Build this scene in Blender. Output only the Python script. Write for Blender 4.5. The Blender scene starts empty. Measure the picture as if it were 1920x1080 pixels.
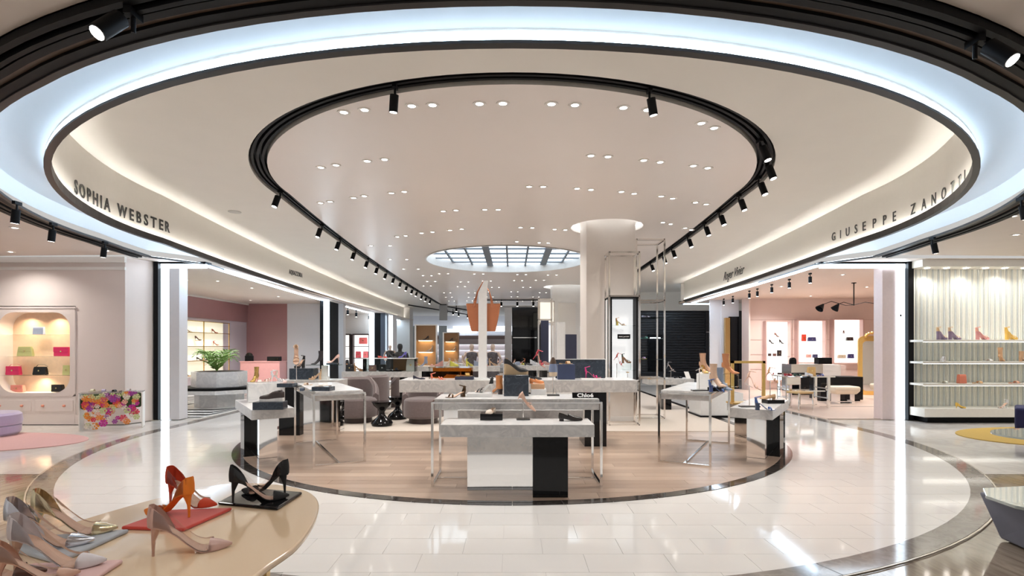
import bpy, bmesh, math, random
from mathutils import Vector, Matrix
random.seed(7)
sc = bpy.context.scene
COL = sc.collection
pi = math.pi
# ------------------------------------------------------------------ camera, world, exposure
FPX, CX, HY, CH = 1000.0, 960.0, 650.0, 1.6      # focal length (px), principal column, horizon row, eye height
cam = bpy.data.cameras.new('camera'); cam_o = bpy.data.objects.new('camera', cam); COL.objects.link(cam_o)
cam.sensor_width = 36; cam.lens = FPX/1920*36; cam.shift_y = (HY-540)/1920
cam_o.location = (0, 0, CH); cam_o.rotation_euler = (pi/2, 0, 0); cam.clip_end = 200
sc.camera = cam_o
w = bpy.data.worlds.new('world'); sc.world = w; w.use_nodes = True
w.node_tree.nodes['Background'].inputs[0].default_value = (1.0, .975, .95, 1)
w.node_tree.nodes['Background'].inputs[1].default_value = 0.42
sc.view_settings.view_transform = 'Standard'; sc.view_settings.look = 'None'
sc.view_settings.gamma = 1; sc.view_settings.exposure = 0.48
sc.cycles.max_bounces = 7; sc.cycles.diffuse_bounces = 3; sc.cycles.glossy_bounces = 4; sc.cycles.transparent_max_bounces = 10; sc.cycles.adaptive_threshold = .03
try: sc.view_settings.use_curve_mapping = False
except Exception: pass

def P(px, py, d): return Vector(((px-CX)*d/FPX, d, CH+(HY-py)*d/FPX))
def F(px, py, z=0.0):
    d = (CH-z)*FPX/(py-HY); return Vector(((px-CX)*d/FPX, d, z))

# ------------------------------------------------------------------ materials
MATS = {}
def nodes(name):
    m = bpy.data.materials.new(name); m.use_nodes = True
    return m, m.node_tree.nodes, m.node_tree.links, m.node_tree.nodes['Principled BSDF']
def mat(name, col, rough=.5, metal=0, var=.06, scale=18, bump=0, emit=None, es=0, coat=0, spec=.5, sheen=0):
    if name in MATS: return MATS[name]
    m, N, L, b = nodes(name)
    c = (*col, 1)
    tc = N.new('ShaderNodeTexCoord'); no = N.new('ShaderNodeTexNoise')
    no.inputs['Scale'].default_value = scale; no.inputs['Detail'].default_value = 4
    L.new(tc.outputs['Object'], no.inputs['Vector'])
    r = N.new('ShaderNodeMix'); r.data_type = 'RGBA'
    r.inputs[6].default_value = tuple(max(0, x*(1-var)) for x in col)+(1,); r.inputs[7].default_value = tuple(min(1, x*(1+var)) for x in col)+(1,)
    L.new(no.outputs['Fac'], r.inputs[0]); L.new(r.outputs[2], b.inputs['Base Color'])
    b.inputs['Roughness'].default_value = rough; b.inputs['Metallic'].default_value = metal
    b.inputs['Coat Weight'].default_value = coat; b.inputs['Coat Roughness'].default_value = .04
    b.inputs['Specular IOR Level'].default_value = spec
    if sheen: b.inputs['Sheen Weight'].default_value = sheen
    if bump:
        bp = N.new('ShaderNodeBump'); bp.inputs['Strength'].default_value = bump; bp.inputs['Distance'].default_value = .01
        L.new(no.outputs['Fac'], bp.inputs['Height']); L.new(bp.outputs[0], b.inputs['Normal'])
    if emit: b.inputs['Emission Color'].default_value = (*emit, 1); b.inputs['Emission Strength'].default_value = es
    MATS[name] = m; return m
def emis(name, col, s): return mat(name, (.8, .8, .8), .5, emit=col, es=s, var=0)
def marble(name, base, vein, scale=3.0, rough=.18, sharp=.06, coat=0, stretch=(1, 1, 1)):
    m, N, L, b = nodes(name)
    tc = N.new('ShaderNodeTexCoord'); mp = N.new('ShaderNodeMapping'); mp.inputs['Scale'].default_value = stretch
    L.new(tc.outputs['Object'], mp.inputs[0])
    n1 = N.new('ShaderNodeTexNoise'); n1.inputs['Scale'].default_value = scale; n1.inputs['Detail'].default_value = 8; n1.inputs['Distortion'].default_value = 1.4
    L.new(mp.outputs[0], n1.inputs['Vector'])
    sb = N.new('ShaderNodeMath'); sb.operation = 'SUBTRACT'; sb.inputs[1].default_value = .5; L.new(n1.outputs['Fac'], sb.inputs[0])
    ab = N.new('ShaderNodeMath'); ab.operation = 'ABSOLUTE'; L.new(sb.outputs[0], ab.inputs[0])
    rp = N.new('ShaderNodeValToRGB'); rp.color_ramp.elements[0].color = (*vein, 1); rp.color_ramp.elements[1].color = (*base, 1); rp.color_ramp.elements[1].position = sharp*2
    L.new(ab.outputs[0], rp.inputs[0])
    n2 = N.new('ShaderNodeTexNoise'); n2.inputs['Scale'].default_value = scale*.6; n2.inputs['Detail'].default_value = 3; L.new(mp.outputs[0], n2.inputs['Vector'])
    mx = N.new('ShaderNodeMix'); mx.data_type = 'RGBA'; mx.inputs[7].default_value = (*base, 1)
    L.new(n2.outputs['Fac'], mx.inputs[0]); L.new(rp.outputs[0], mx.inputs[6]); L.new(mx.outputs[2], b.inputs['Base Color'])
    b.inputs['Roughness'].default_value = rough; b.inputs['Coat Weight'].default_value = coat; b.inputs['Coat Roughness'].default_value = .03
    MATS[name] = m; return m
def wood(name, c1, c2, rough=.35, sc_=(1.2, 14, 14), per_obj=True):
    m, N, L, b = nodes(name)
    tc = N.new('ShaderNodeTexCoord'); mp = N.new('ShaderNodeMapping'); mp.inputs['Scale'].default_value = sc_
    no = N.new('ShaderNodeTexNoise'); no.inputs['Scale'].default_value = 1.5; no.inputs['Detail'].default_value = 6; no.inputs['Distortion'].default_value = .4
    L.new(tc.outputs['Object'], mp.inputs[0]); L.new(mp.outputs[0], no.inputs['Vector'])
    oi = N.new('ShaderNodeObjectInfo'); ad = N.new('ShaderNodeMath'); ad.operation = 'MULTIPLY_ADD'; ad.inputs[1].default_value = .75; 
    mu = N.new('ShaderNodeMath'); mu.operation = 'MULTIPLY'; mu.inputs[1].default_value = .35
    L.new(no.outputs['Fac'], mu.inputs[0]); L.new(oi.outputs['Random'], ad.inputs[0]); L.new(mu.outputs[0], ad.inputs[2])
    mx = N.new('ShaderNodeMix'); mx.data_type = 'RGBA'; mx.inputs[6].default_value = (*c1, 1); mx.inputs[7].default_value = (*c2, 1)
    L.new(ad.outputs[0], mx.inputs[0]); L.new(mx.outputs[2], b.inputs['Base Color']); b.inputs['Roughness'].default_value = rough
    MATS[name] = m; return m
def glass(name, tint=(.95, .98, .97), refl=.12):
    m = bpy.data.materials.new(name); m.use_nodes = True; N = m.node_tree.nodes; L = m.node_tree.links; N.clear()
    o = N.new('ShaderNodeOutputMaterial'); t = N.new('ShaderNodeBsdfTransparent'); g = N.new('ShaderNodeBsdfGlossy'); mx = N.new('ShaderNodeMixShader'); fr = N.new('ShaderNodeLayerWeight')
    t.inputs[0].default_value = (*tint, 1); g.inputs['Roughness'].default_value = .03; fr.inputs[0].default_value = refl
    L.new(fr.outputs['Fresnel'], mx.inputs[0]); L.new(t.outputs[0], mx.inputs[1]); L.new(g.outputs[0], mx.inputs[2]); L.new(mx.outputs[0], o.inputs[0])
    MATS[name] = m; return m

wht = mat('white_paint', (.86, .82, .78), .6, var=.02)
cream = mat('cream_fascia', (.90, .86, .79), .55, var=.02)
ceil_m = mat('cream_ceiling', (.87, .83, .77), .6, var=.03, scale=2)
gloss_m = mat('glossy_ceiling_film', (.88, .81, .765), .30, var=.03, scale=.6, spec=.35)
outc_m = mat('outer_ceiling', (.78, .69, .62), .6, var=.03, scale=2)
darkrim = mat('dark_bronze_rim', (.045, .042, .042), .4, spec=.2)
blackm = mat('matt_black', (.008, .008, .009), .5, spec=.12)
blackg = mat('black_gloss', (.006, .006, .007), .06, var=.1, spec=.28)
brownc = mat('brown_channel', (.14, .095, .07), .6)
led = emis('cool_led', (.60, .80, 1.0), 16)
led_up = emis('fascia_led', (1.0, .98, .92), 42)
led_j = emis('jamb_led', (.74, .88, 1.0), 3.6)
led_far = emis('far_led', (.8, .9, 1.0), 1.6)
led2 = emis('cool_led_soft', (.75, .88, 1.0), 7)
lamp = emis('warm_lamp', (1.0, .93, .85), 14)
pane_m = emis('sky_pane', (.76, .90, 1.0), 1.25)
niche_w = emis('lit_niche_white', (1, .97, .93), .8)
chrome = mat('polished_steel', (.80, .77, .74), .09, metal=1, var=.02)
mirror = mat('mirror_steel', (.86, .85, .84), .05, metal=1, var=.01)
brass = mat('brass', (.66, .45, .20), .22, metal=1, var=.05)
gold = mat('gold_frame', (.80, .53, .18), .3, metal=.9)
tile_m = mat('white_porcelain', (.80, .775, .75), .075, var=.03, scale=2.5, spec=.6)
stone_m = marble('grey_marble', (.66, .64, .62), (.40, .395, .40), 7, .3, .07)
stonet_m = marble('pale_and_lit_marble', (.86, .85, .84), (.64, .64, .65), 4, .2, .06)  # also skins grey tabletops, with overhead brightness put into the colour
navy_marble = marble('navy_marble', (.026, .036, .052), (.06, .08, .11), 9, .2, .03)
band_m = marble('dark_border_stone', (.035, .028, .025), (.10, .085, .075), 8, .06, .05)
obrd_m = marble('taupe_border_stone', (.22, .19, .17), (.33, .30, .28), 6, .08, .05)
tan_m = marble('tan_veined_stone', (.20, .155, .115), (.40, .34, .27), 2.2, .07, .10, stretch=(3.2, .55, 1))
lite_m = marble('pale_polished_stone', (.74, .70, .66), (.60, .56, .52), 1.6, .08, .05, stretch=(1, 1, 1))
wood_m = wood('blond_oak', (.35, .24, .175), (.57, .43, .33), .28, (1.0, 9, 9))
carpet_m = mat('pale_wool_carpet', (.62, .54, .47), .95, var=.10, scale=60, bump=.3)
pinkfl_m = mat('blush_shop_floor', (.74, .57, .48), .35, var=.05, scale=3)
glass_m = glass('clear_glass'); glassg = glass('green_tinted_glass', (.62, .72, .68), .25); amber_m = glass('amber_acrylic', (.78, .42, .14), .15)
pvc = glass('clear_vinyl', (.91, .88, .87), .34)

# ------------------------------------------------------------------ mesh helpers
class MB:
    def __init__(s): s.v = []; s.f = []
    def box(s, x0, x1, y0, y1, z0, z1, rot=0, c=(0, 0)):
        n = len(s.v)
        for x in (x0, x1):
            for y in (y0, y1):
                for z in (z0, z1): s.v.append((x, y, z))
        if rot:
            ca, sa = math.cos(rot), math.sin(rot)
            for i in range(n, n+8):
                x, y, z = s.v[i]; x -= c[0]; y -= c[1]; s.v[i] = (c[0]+x*ca-y*sa, c[1]+x*sa+y*ca, z)
        s.f += [tuple(n+i for i in q) for q in ((0, 1, 3, 2), (4, 6, 7, 5), (0, 4, 5, 1), (2, 3, 7, 6), (0, 2, 6, 4), (1, 5, 7, 3))]
        return s
    def rings(s, R, cap=True, closed=True):
        n = len(s.v); k = len(R[0])
        for r in R: s.v += [tuple(p) for p in r]
        for i in range(len(R)-1):
            for j in range(k if closed else k-1):
                a = n+i*k+j; b = n+i*k+(j+1) % k; s.f.append((a, b, b+k, a+k))
        if cap and closed: s.f.append(tuple(n+j for j in range(k-1, -1, -1))); s.f.append(tuple(n+(len(R)-1)*k+j for j in range(k)))
        return s
    def prism(s, poly, z0, z1): return s.rings([[(x, y, z0) for x, y in poly], [(x, y, z1) for x, y in poly]])
    def cyl(s, a, b, r0, r1=None, k=12, cap=True):
        a, b = Vector(a), Vector(b); r1 = r0 if r1 is None else r1
        d = (b-a).normalized(); u = d.orthogonal().normalized(); v = d.cross(u)
        return s.rings([[p+(u*math.cos(2*pi*j/k)+v*math.sin(2*pi*j/k))*r for j in range(k)] for p, r in ((a, r0), (b, r1))], cap)
    def tube(s, pts, r, k=8, flat=None):
        pts = [Vector(p) for p in pts]; R = []
        for i, p in enumerate(pts):
            d = (pts[min(i+1, len(pts)-1)]-pts[max(i-1, 0)]).normalized()
            up = Vector((0, 0, 1)) if abs(d.z) < .95 else Vector((0, 1, 0))
            u = d.cross(up).normalized(); v = u.cross(d); rr = r[i] if isinstance(r, (list, tuple)) else r
            f = flat or 1
            R.append([p+u*math.cos(2*pi*j/k)*rr+v*math.sin(2*pi*j/k)*rr*f for j in range(k)])
        return s.rings(R)
    def lathe(s, prof, c=(0, 0, 0), k=20, cap=True):
        return s.rings([[(c[0]+r*math.cos(2*pi*j/k), c[1]+r*math.sin(2*pi*j/k), c[2]+z) for j in range(k)] for r, z in prof], cap)
    def bar(s, a, b, t, t2=None):
        a, b = Vector(a), Vector(b); d = (b-a).normalized(); up = Vector((0, 0, 1)) if abs(d.z) < .9 else Vector((0, 1, 0))
        u = d.cross(up).normalized()*(t/2); v = u.cross(d).normalized()*((t2 or t)/2)
        return s.rings([[p+u+v, p-u+v, p-u-v, p+u-v] for p in (a, b)])
    def sphere(s, c, r, k=12, h=8, sz=1):
        return s.rings([[(c[0]+r*math.sin(pi*i/h)*math.cos(2*pi*j/k), c[1]+r*math.sin(pi*i/h)*math.sin(2*pi*j/k), c[2]-r*sz*math.cos(pi*i/h)) for j in range(k)] for i in range(1, h)])
    def quad(s, *p): n = len(s.v); s.v += [tuple(q) for q in p]; s.f.append(tuple(range(n, n+len(p)))); return s
    def mesh(s, name, m, smooth=False):
        me = bpy.data.meshes.new(name); me.from_pydata(s.v, [], s.f)
        bm = bmesh.new(); bm.from_mesh(me); bmesh.ops.recalc_face_normals(bm, faces=bm.faces); bm.to_mesh(me); bm.free()
        if smooth:
            for p in me.polygons: p.use_smooth = True
            try: me.set_sharp_from_angle(angle=math.radians(40))
            except Exception: pass
        me.materials.append(m); return me
    def build(s, name, m, parent=None, smooth=False, kind=None):
        o = bpy.data.objects.new(name, s.mesh(name, m, smooth)); COL.objects.link(o)
        if parent: o.parent = parent
        if kind: o['kind'] = kind
        return o
def thing(name, label, cat, loc=(0, 0, 0), rz=0, group=None):
    o = bpy.data.objects.new(name, None); COL.objects.link(o); o.empty_display_size = .1
    o.location = loc; o.rotation_euler = (0, 0, rz); return tag(o, label, cat, group)
def tag(o, label, cat, group=None):
    o['label'] = label; o['category'] = cat
    if group: o['group'] = group
    return o
def dup(root, loc, rz=None, label=None, group=None):
    def cp(o, par):
        c = o.copy(); COL.objects.link(c); c.parent = par
        for ch in o.children: cp(ch, c)
        return c
    r = cp(root, None); r.location = loc
    if rz is not None: r.rotation_euler = (0, 0, rz)
    if label: r['label'] = label
    if group: r['group'] = group
    return r
def struct(name, mb, m, parent=None, smooth=False): return mb.build(name, m, parent, smooth, kind='structure' if parent is None else None)
def struct_s(name, mb, m): return struct(name, mb, m, None, True)
def one(name, mb, m, label, cat, group=None, smooth=False): return tag(mb.build(name, m, None, smooth), label, cat, group)
def bev(o, w=.005, seg=2):
    md = o.modifiers.new('bevel', 'BEVEL'); md.width = w; md.segments = seg; md.limit_method = 'ANGLE'; return o
def clip(poly, C):
    out = poly
    for i in range(len(C)):
        a, b = C[i], C[(i+1) % len(C)]; inp = out; out = []
        if not inp: return out
        sd = lambda p: (b[0]-a[0])*(p[1]-a[1])-(b[1]-a[1])*(p[0]-a[0])
        for j in range(len(inp)):
            p, q = inp[j], inp[(j+1) % len(inp)]; s0, s1 = sd(p), sd(q)
            if s0 >= 0: out.append(p)
            if s0*s1 < 0: t = s0/(s0-s1); out.append((p[0]+(q[0]-p[0])*t, p[1]+(q[1]-p[1])*t))
    return out
def area(p): return abs(sum(p[i][0]*p[(i+1) % len(p)][1]-p[(i+1) % len(p)][0]*p[i][1] for i in range(len(p))))/2
def ucurve(R, cy, end, grow=0, tau=8, n=60, step=1.0):
    """U shaped plan curve, left end to right end, counter-clockwise"""
    side = []; y = end
    while y > cy: side.append((R+grow*(1-math.exp(-(y-cy)/tau)), y)); y -= step
    L = [(-x, y) for x, y in side]
    A = [(-R*math.cos(pi*i/n), cy-R*math.sin(pi*i/n)) for i in range(n+1)]
    return L+A+[(x, y) for x, y in reversed(side)]
def offs(C, f):
    out = []
    for i, p in enumerate(C):
        a, b = C[max(i-1, 0)], C[min(i+1, len(C)-1)]; dx, dy = b[0]-a[0], b[1]-a[1]; l = math.hypot(dx, dy)
        k = f(p) if callable(f) else f; out.append((p[0]+dy/l*k, p[1]-dx/l*k))      # outwards
    return out
def strip(mb, A, za, B, zb): return mb.rings([[(x, y, za) for x, y in A], [(x, y, zb) for x, y in B]], closed=False)
def sweep(mb, C, prof):
    """prof: list of (outward offset, z) closed profile swept along an open plan curve"""
    rows = [[(x, y, z) for x, y in offs(C, o)] for o, z in prof]; rows.append(rows[0])
    return mb.rings(rows, closed=False)
# ------------------------------------------------------------------ floors
FC = (0, 10.2)
U_out = ucurve(6.65, 10.2, 40, 0, n=64, step=2)
U_in = ucurve(4.68, 10.05, 34, 0, n=56, step=2)
def polyfloor(name, poly, z0, z1, m): return struct(name, MB().prism(poly, z0, z1), m)
base = polyfloor('floor', [(-20, -3), (20, -3), (20, 6.75), (-20, 6.75)], -.06, -.012, tan_m)
polyfloor('floor', [(-20, 6.75), (20, 6.75), (20, 48), (-20, 48)], -.06, -.0125, lite_m)
sub = polyfloor('floor', U_out, -.0115, -.004, mat('grout', (.52, .50, .48), .6))
Uc = U_out; Wc = offs(U_in, -.14)
def inside(p, C): return all((C[(i+1) % len(C)][0]-C[i][0])*(p[1]-C[i][1])-(C[(i+1) % len(C)][1]-C[i][1])*(p[0]-C[i][0]) >= 0 for i in range(len(C)))
tiles = []
y = 3.45; r = 0
while y < 22:
    x = -7.2+(r % 2)*.31
    while x < 7.2:
        q = [(x, y), (x+.617, y), (x+.617, y+.330), (x, y+.330)]
        if not all(inside(p, Wc) for p in q):
            c = clip(q, Uc)
            if len(c) > 2 and area(c) > .004: tiles.append(c)
        x += .62
    y += .333; r += 1
vis = lambda c: abs(sum(p[0] for p in c)/len(c))/(sum(p[1] for p in c)/len(c)) < 1.0
tiles.sort(key=lambda c: (0 if vis(c) else 1, sum(p[1] for p in c)/len(c)))
TM = {}
rest = MB()
for i, c in enumerate(tiles):
    if i < 290:
        ox, oy = c[0]
        if len(c) == 4 and abs(area(c)-.617*.33) < 1e-4:
            if 'full' not in TM: TM['full'] = MB().prism([(0, 0), (.617, 0), (.617, .33), (0, .33)], -.006, 0).mesh('tile', tile_m)
            me = TM['full']; ox = min(p[0] for p in c); oy = min(p[1] for p in c)
        else: me = MB().prism([(p[0]-ox, p[1]-oy) for p in c], -.006, 0).mesh('tile', tile_m)
        o = bpy.data.objects.new('tile', me); COL.objects.link(o); o.parent = sub; o.location = (ox, oy, random.uniform(-.0002, .0002))
    else: rest.prism(c, -.006, 0)
rest.build('tile_field', tile_m, sub, kind='stuff')
# oak half disc with planks, pale carpet behind it
wf = polyfloor('floor', Wc, -.005, .001, mat('plank_gap', (.16, .12, .09), .7))
CARPY = 10.0
y = 5.3; r = 0
while y < CARPY:
    x = -5.2-random.random()*1.2
    while x < 5:
        ln = random.choice((1.2, 1.5, 1.8, 2.1))
        c = clip([(x, y), (x+ln-.003, y), (x+ln-.003, y+.177), (x, y+.177)], Wc)
        if len(c) > 2 and area(c) > .004:
            cx, cy = c[0]
            o = MB().prism([(p[0]-cx, p[1]-cy) for p in c], 0, .004).build('plank', wood_m, wf); o.location = (cx, cy, 0)
        x += ln
    y += .18; r += 1
tag_c = MB().prism([(-4.5, CARPY+.02), (4.5, CARPY+.02), (4.5, 32), (-4.5, 32)], .001, .012)
struct('floor', tag_c, carpet_m)
# dark border of the oak disc, in segments
def border(name, C, w0, w1, z0, z1, m, seg):
    root = None; A = offs(C, w0); B = offs(C, w1); i = 0
    while i < len(C)-1:
        j = min(i+seg, len(C)-1); a = A[i:j+1]; b = B[i:j+1]
        k = .004
        a = [(a[0][0]+(a[1][0]-a[0][0])*k/.2, a[0][1]+(a[1][1]-a[0][1])*k/.2)]+a[1:]; b = [(b[0][0]+(b[1][0]-b[0][0])*k/.2, b[0][1]+(b[1][1]-b[0][1])*k/.2)]+b[1:]
        mb = MB()
        mb.rings([[(p[0], p[1], z) for p in row] for row, z in ((a, z0), (a, z1), (b, z1), (b, z0), (a, z0))], closed=False)
        mb.f += []
        o = mb.build(name if root is None else 'border_tile', m, root)
        if root is None: root = o; o['kind'] = 'structure'
        i = j
    return root
border('trim_1', U_in, -.14, 0.0, -.006, .006, band_m, 2)
border('trim_2', U_out, .0, .22, -.012, .001, obrd_m, 3)
ml = MB(); A = offs(U_out, .225); B = offs(U_out, .24); strip(ml, A, .0015, B, .0015)
struct('trim_3', ml, mat('pale_inlay', (.75, .68, .58), .2, metal=.4))
# ------------------------------------------------------------------ ceilings
ZR, ZC, ZO = 3.40, 4.25, 3.45
RC = ucurve(6.12, 9.3, 37.0, 1.3, 11, n=72, step=.9)          # inner rim / fascia
RC = [p for p in RC if not (p[0] > 0 and p[1] > 22.3)]
GC = ucurve(4.1, 9.25, 34, .55, 6, n=60, step=1.0)            # track groove outer edge
def oo(p):                                                    # width of the light cove
    y = p[1]
    if y > 11.65: return .30
    return .36+.64*max(0, min(1, (y-4.0)/6.5))
OC = offs(RC, oo)
GI = offs(GC, -.24)
# fascia with dark rim
fa = MB(); strip(fa, RC, ZR+.10, RC, ZC+.02); strip(fa, offs(RC, .004), ZR+.021, offs(RC, .004), ZR+.12)
struct('wall_fascia', fa, cream)
rim = MB(); sweep(rim, RC, [(-.04, ZR+.10), (-.04, ZR), (.02, ZR), (.02, ZR+.02), (-.03, ZR+.02), (-.03, ZR+.10)])
struct('trim_4', rim, darkrim)
lm = MB(); strip(lm, offs(RC, -.028), ZR+.06, offs(RC, -.003), ZR+.06); struct('trim_5', lm, led_up)                    # uplight onto the fascia
lm = MB(); strip(lm, offs(RC, .008), ZR+.022, offs(RC, .008), ZR+.075); struct('trim_6', lm, led)  # outward glow
cv = MB(); CA = offs(RC, .005); CB_ = offs(OC, .12); ks = [0, .04, .1, .2, .32, .46, .62, .8, .93, 1]
cv.rings([[(a[0]+(b[0]-a[0])*k, a[1]+(b[1]-a[1])*k, ZR+.10+.26*math.sin(min(1, k*1.5)*pi/2)-(.2 if k == 1 else 0)) for a, b in zip(CA, CB_)] for k in ks], closed=False)
struct_s('ceiling', cv, mat('cove_white', (.84, .86, .88), .6, var=.01))
om = MB(); sweep(om, OC, [(0, ZR+.03), (0, ZR), (.05, ZR), (.05, ZR+.03)]); struct('trim_7', om, darkrim)
lm = MB(); strip(lm, offs(OC, .04), ZR+.04, offs(OC, .075), ZR+.04); struct('trim_8', lm, led_j)
# black track slot with a brown channel outside the cove
front = [i for i, p in enumerate(OC) if p[1] < 11.6]
OF = OC[front[0]:front[-1]+1]
bk = MB(); sweep(bk, OF, [(.05, ZR+.01), (.12, ZR+.01), (.12, ZR+.05), (.05, ZR+.05)]); sweep(bk, OF, [(.18, ZR-.0), (.23, ZR-.0), (.23, ZR+.05), (.18, ZR+.05)])
sweep(bk, OF, [(.25, ZR-.01), (.28, ZR-.01), (.28, ZR+.05), (.25, ZR+.05)]); sweep(bk, OF, [(.31, ZR-.0), (.35, ZR-.0), (.35, ZR+.06), (.31, ZR+.06)]); strip(bk, offs(OF, .17), ZR+.05, offs(OF, .36), ZR+.05)
struct('trim_9', bk, blackm)
bk = MB(); strip(bk, offs(OF, .11), ZR+.03, offs(OF, .19), ZR+.03); struct('trim_10', bk, brownc)
# outer ceiling outside the slot
ou = MB(); E = offs(OF, .345)
far = []
for x, y in E:
    far.append((max(-20, min(20, x*6)), -3 if abs(x) < 3.4 else y-.0) if y < 9 else ((20 if x > 0 else -20), y))
far = [((-20 if x < 0 else 20) if abs(x) > 2.2 else x*9, -3 if y < 3.2 else (y-3.2)*1.9-3) for x, y in E]
strip(ou, E, ZO, far, ZO)
struct('ceiling', ou, outc_m)
oc = MB(); oc.quad((-20, 11.2, ZO+.004), (-7.0, 11.2, ZO+.004), (-7.0, 14, ZO+.004), (-20, 14, ZO+.004)); oc.quad((7.0, 11.2, ZO+.004), (20, 11.2, ZO+.004), (20, 14, ZO+.004), (7.0, 14, ZO+.004)); struct('ceiling', oc, outc_m)
# main ceiling ring and glossy centre panel
mc = MB(); strip(mc, GC, ZC, [RC[min(int(i*len(RC)/len(GC)), len(RC)-1)] for i in range(len(GC))], ZC)
bm = bmesh.new()
def loop(bm, pts, z):
    vs = [bm.verts.new((x, y, z)) for x, y in pts]; return [bm.edges.new((vs[i], vs[(i+1) % len(vs)])) for i in range(len(vs))]
def filled(name, loops, z, m):
    bm = bmesh.new(); es = []
    for l in loops: es += loop(bm, l, z)
    bmesh.ops.triangle_fill(bm, use_beauty=True, edges=es)
    for f in bm.faces:
        if f.normal.z > 0: f.normal_flip()
    me = bpy.data.meshes.new(name); bm.to_mesh(me); bm.free(); me.materials.append(m)
    o = bpy.data.objects.new(name, me); COL.objects.link(o); o['kind'] = 'structure'; return o
circ = lambda cx, cy, r, n=48: [(cx+r*math.cos(2*pi*i/n), cy+r*math.sin(2*pi*i/n)) for i in range(n)]
SK = (-.15, 16.4, 2.45); CO1 = (2.10, 11.84, .79); CO2 = (2.35, 23.7, .95)
outer = RC+[(19, 22.3), (19, 47), (-19, 47), (-19, 37.0)]
filled('ceiling', [outer, GC[2:-2]+[(4.55, 34.2), (-4.55, 34.2)]], ZC, ceil_m)
filled('ceiling', [GI[2:-2]+[(4.35, 34.0), (-4.35, 34.0)], circ(*SK), circ(*CO1), circ(*CO2)], ZC, gloss_m)
gw = MB(); strip(gw, GC, ZC, GC, ZC+.13); strip(gw, GI, ZC, GI, ZC+.13); struct('trim_11', gw, mat('groove_wall', (.55, .53, .5), .6))
gt = MB(); strip(gt, GC, ZC+.13, GI, ZC+.13)
for o_ in (-.03, -.10, -.17): sweep(gt, GC, [(o_, ZC+.13), (o_, ZC+.03), (o_-.035, ZC+.03), (o_-.035, ZC+.13)])
struct('trim_12', gt, blackm)
# skylight drum with mullions and panes
dr = MB(); c = circ(*SK)+[circ(*SK)[0]]; strip(dr, c, ZC-.02, c, ZC+.27); strip(dr, c, ZC-.02, circ(SK[0], SK[1], SK[2]+.06)+[circ(SK[0], SK[1], SK[2]+.06)[0]], ZC-.02)
sky = struct('window_1', dr, mat('drum_white', (.9, .9, .9), .5, emit=(.8, .9, 1), es=0))
C_ = circ(*SK); ny = 6; nx = 8
for i in range(nx):
    for j in range(ny):
        x0 = SK[0]-SK[2]+i*2*SK[2]/nx; y0 = SK[1]-SK[2]+j*2*SK[2]/ny
        c = clip([(x0+.02, y0+.012), (x0+2*SK[2]/nx-.02, y0+.012), (x0+2*SK[2]/nx-.02, y0+2*SK[2]/ny-.012), (x0+.02, y0+2*SK[2]/ny-.012)], C_)
        if len(c) > 2 and area(c) > .01: MB().prism(c, ZC+.24, ZC+.26).build('pane', pane_m, sky)
mul = mat('slate_mullion', (.16, .20, .25), .5)
for i in range(1, nx):
    x = SK[0]-SK[2]+i*2*SK[2]/nx; h = math.sqrt(SK[2]**2-(x-SK[0])**2); t = .2 if i in (3, 6) else .055
    MB().box(x-t/2, x+t/2, SK[1]-h, SK[1]+h, ZC+.18, ZC+.24).build('mullion', mul, sky)
for j in range(1, ny):
    y = SK[1]-SK[2]+j*2*SK[2]/ny; h = math.sqrt(SK[2]**2-(y-SK[1])**2)
    MB().box(SK[0]-h, SK[0]+h, y-.025, y+.025, ZC+.19, ZC+.23).build('mullion', mul, sky)
# columns with glowing cove
def column(n, x0, x1, y0, y1, co, m):
    c = struct('wall_column_%d' % n, MB().box(x0, x1, y0, y1, 0, ZC+.22), m)
    b = MB(); k = circ(*co)+[circ(*co)[0]]; strip(b, k, ZC, k, ZC+.22); b.quad(*[(p[0], p[1], ZC+.22) for p in circ(co[0], co[1], co[2]+.01)]); b.build('cove', wht, c)
    b = MB(); k2 = circ(co[0], co[1], co[2]-.05)+[circ(co[0], co[1], co[2]-.05)[0]]; k3 = circ(co[0], co[1], co[2]-.01)+[circ(co[0], co[1], co[2]-.01)[0]]; strip(b, k2, ZC+.10, k3, ZC+.10); b.build('cove_light', emis('cove_led', (.93, .98, 1.0), 4), c)
    MB().box(x0-.03, x1+.03, y0-.03, y1+.03, 0, .12).build('plinth', wht, c)
    return c
c1 = column(1, 1.58, 2.62, 11.32, 12.36, CO1, mat('column_plaster', (.80, .735, .68), .6, var=.02))
c2 = column(2, 1.75, 2.95, 23.1, 24.3, CO2, mat('column_marble_white', (.84, .82, .80), .4, var=.03))
MB().box(2.0, 2.75, 23.06, 23.1, .1, 3.5).build('panel', wht, c2)
c4 = column(3, -8.0, -6.9, 36, 37.2, (-7.4, 36.6, 1.2), wht)
BEAMS = []
# ------------------------------------------------------------------ walls and shop portals
pinkw = mat('blush_wall', (.83, .73, .68), .55, var=.02, scale=3)
pinkw2 = mat('rose_wall', (.88, .70, .64), .4, var=.03, scale=3)
mauve = mat('mauve_lacquer', (.45, .235, .24), .22, var=.05, scale=2)
lilac = mat('lilac_panel', (.70, .62, .67), .45, var=.03)
coolw = mat('cool_white_panel', (.78, .77, .80), .45, var=.02)
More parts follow.
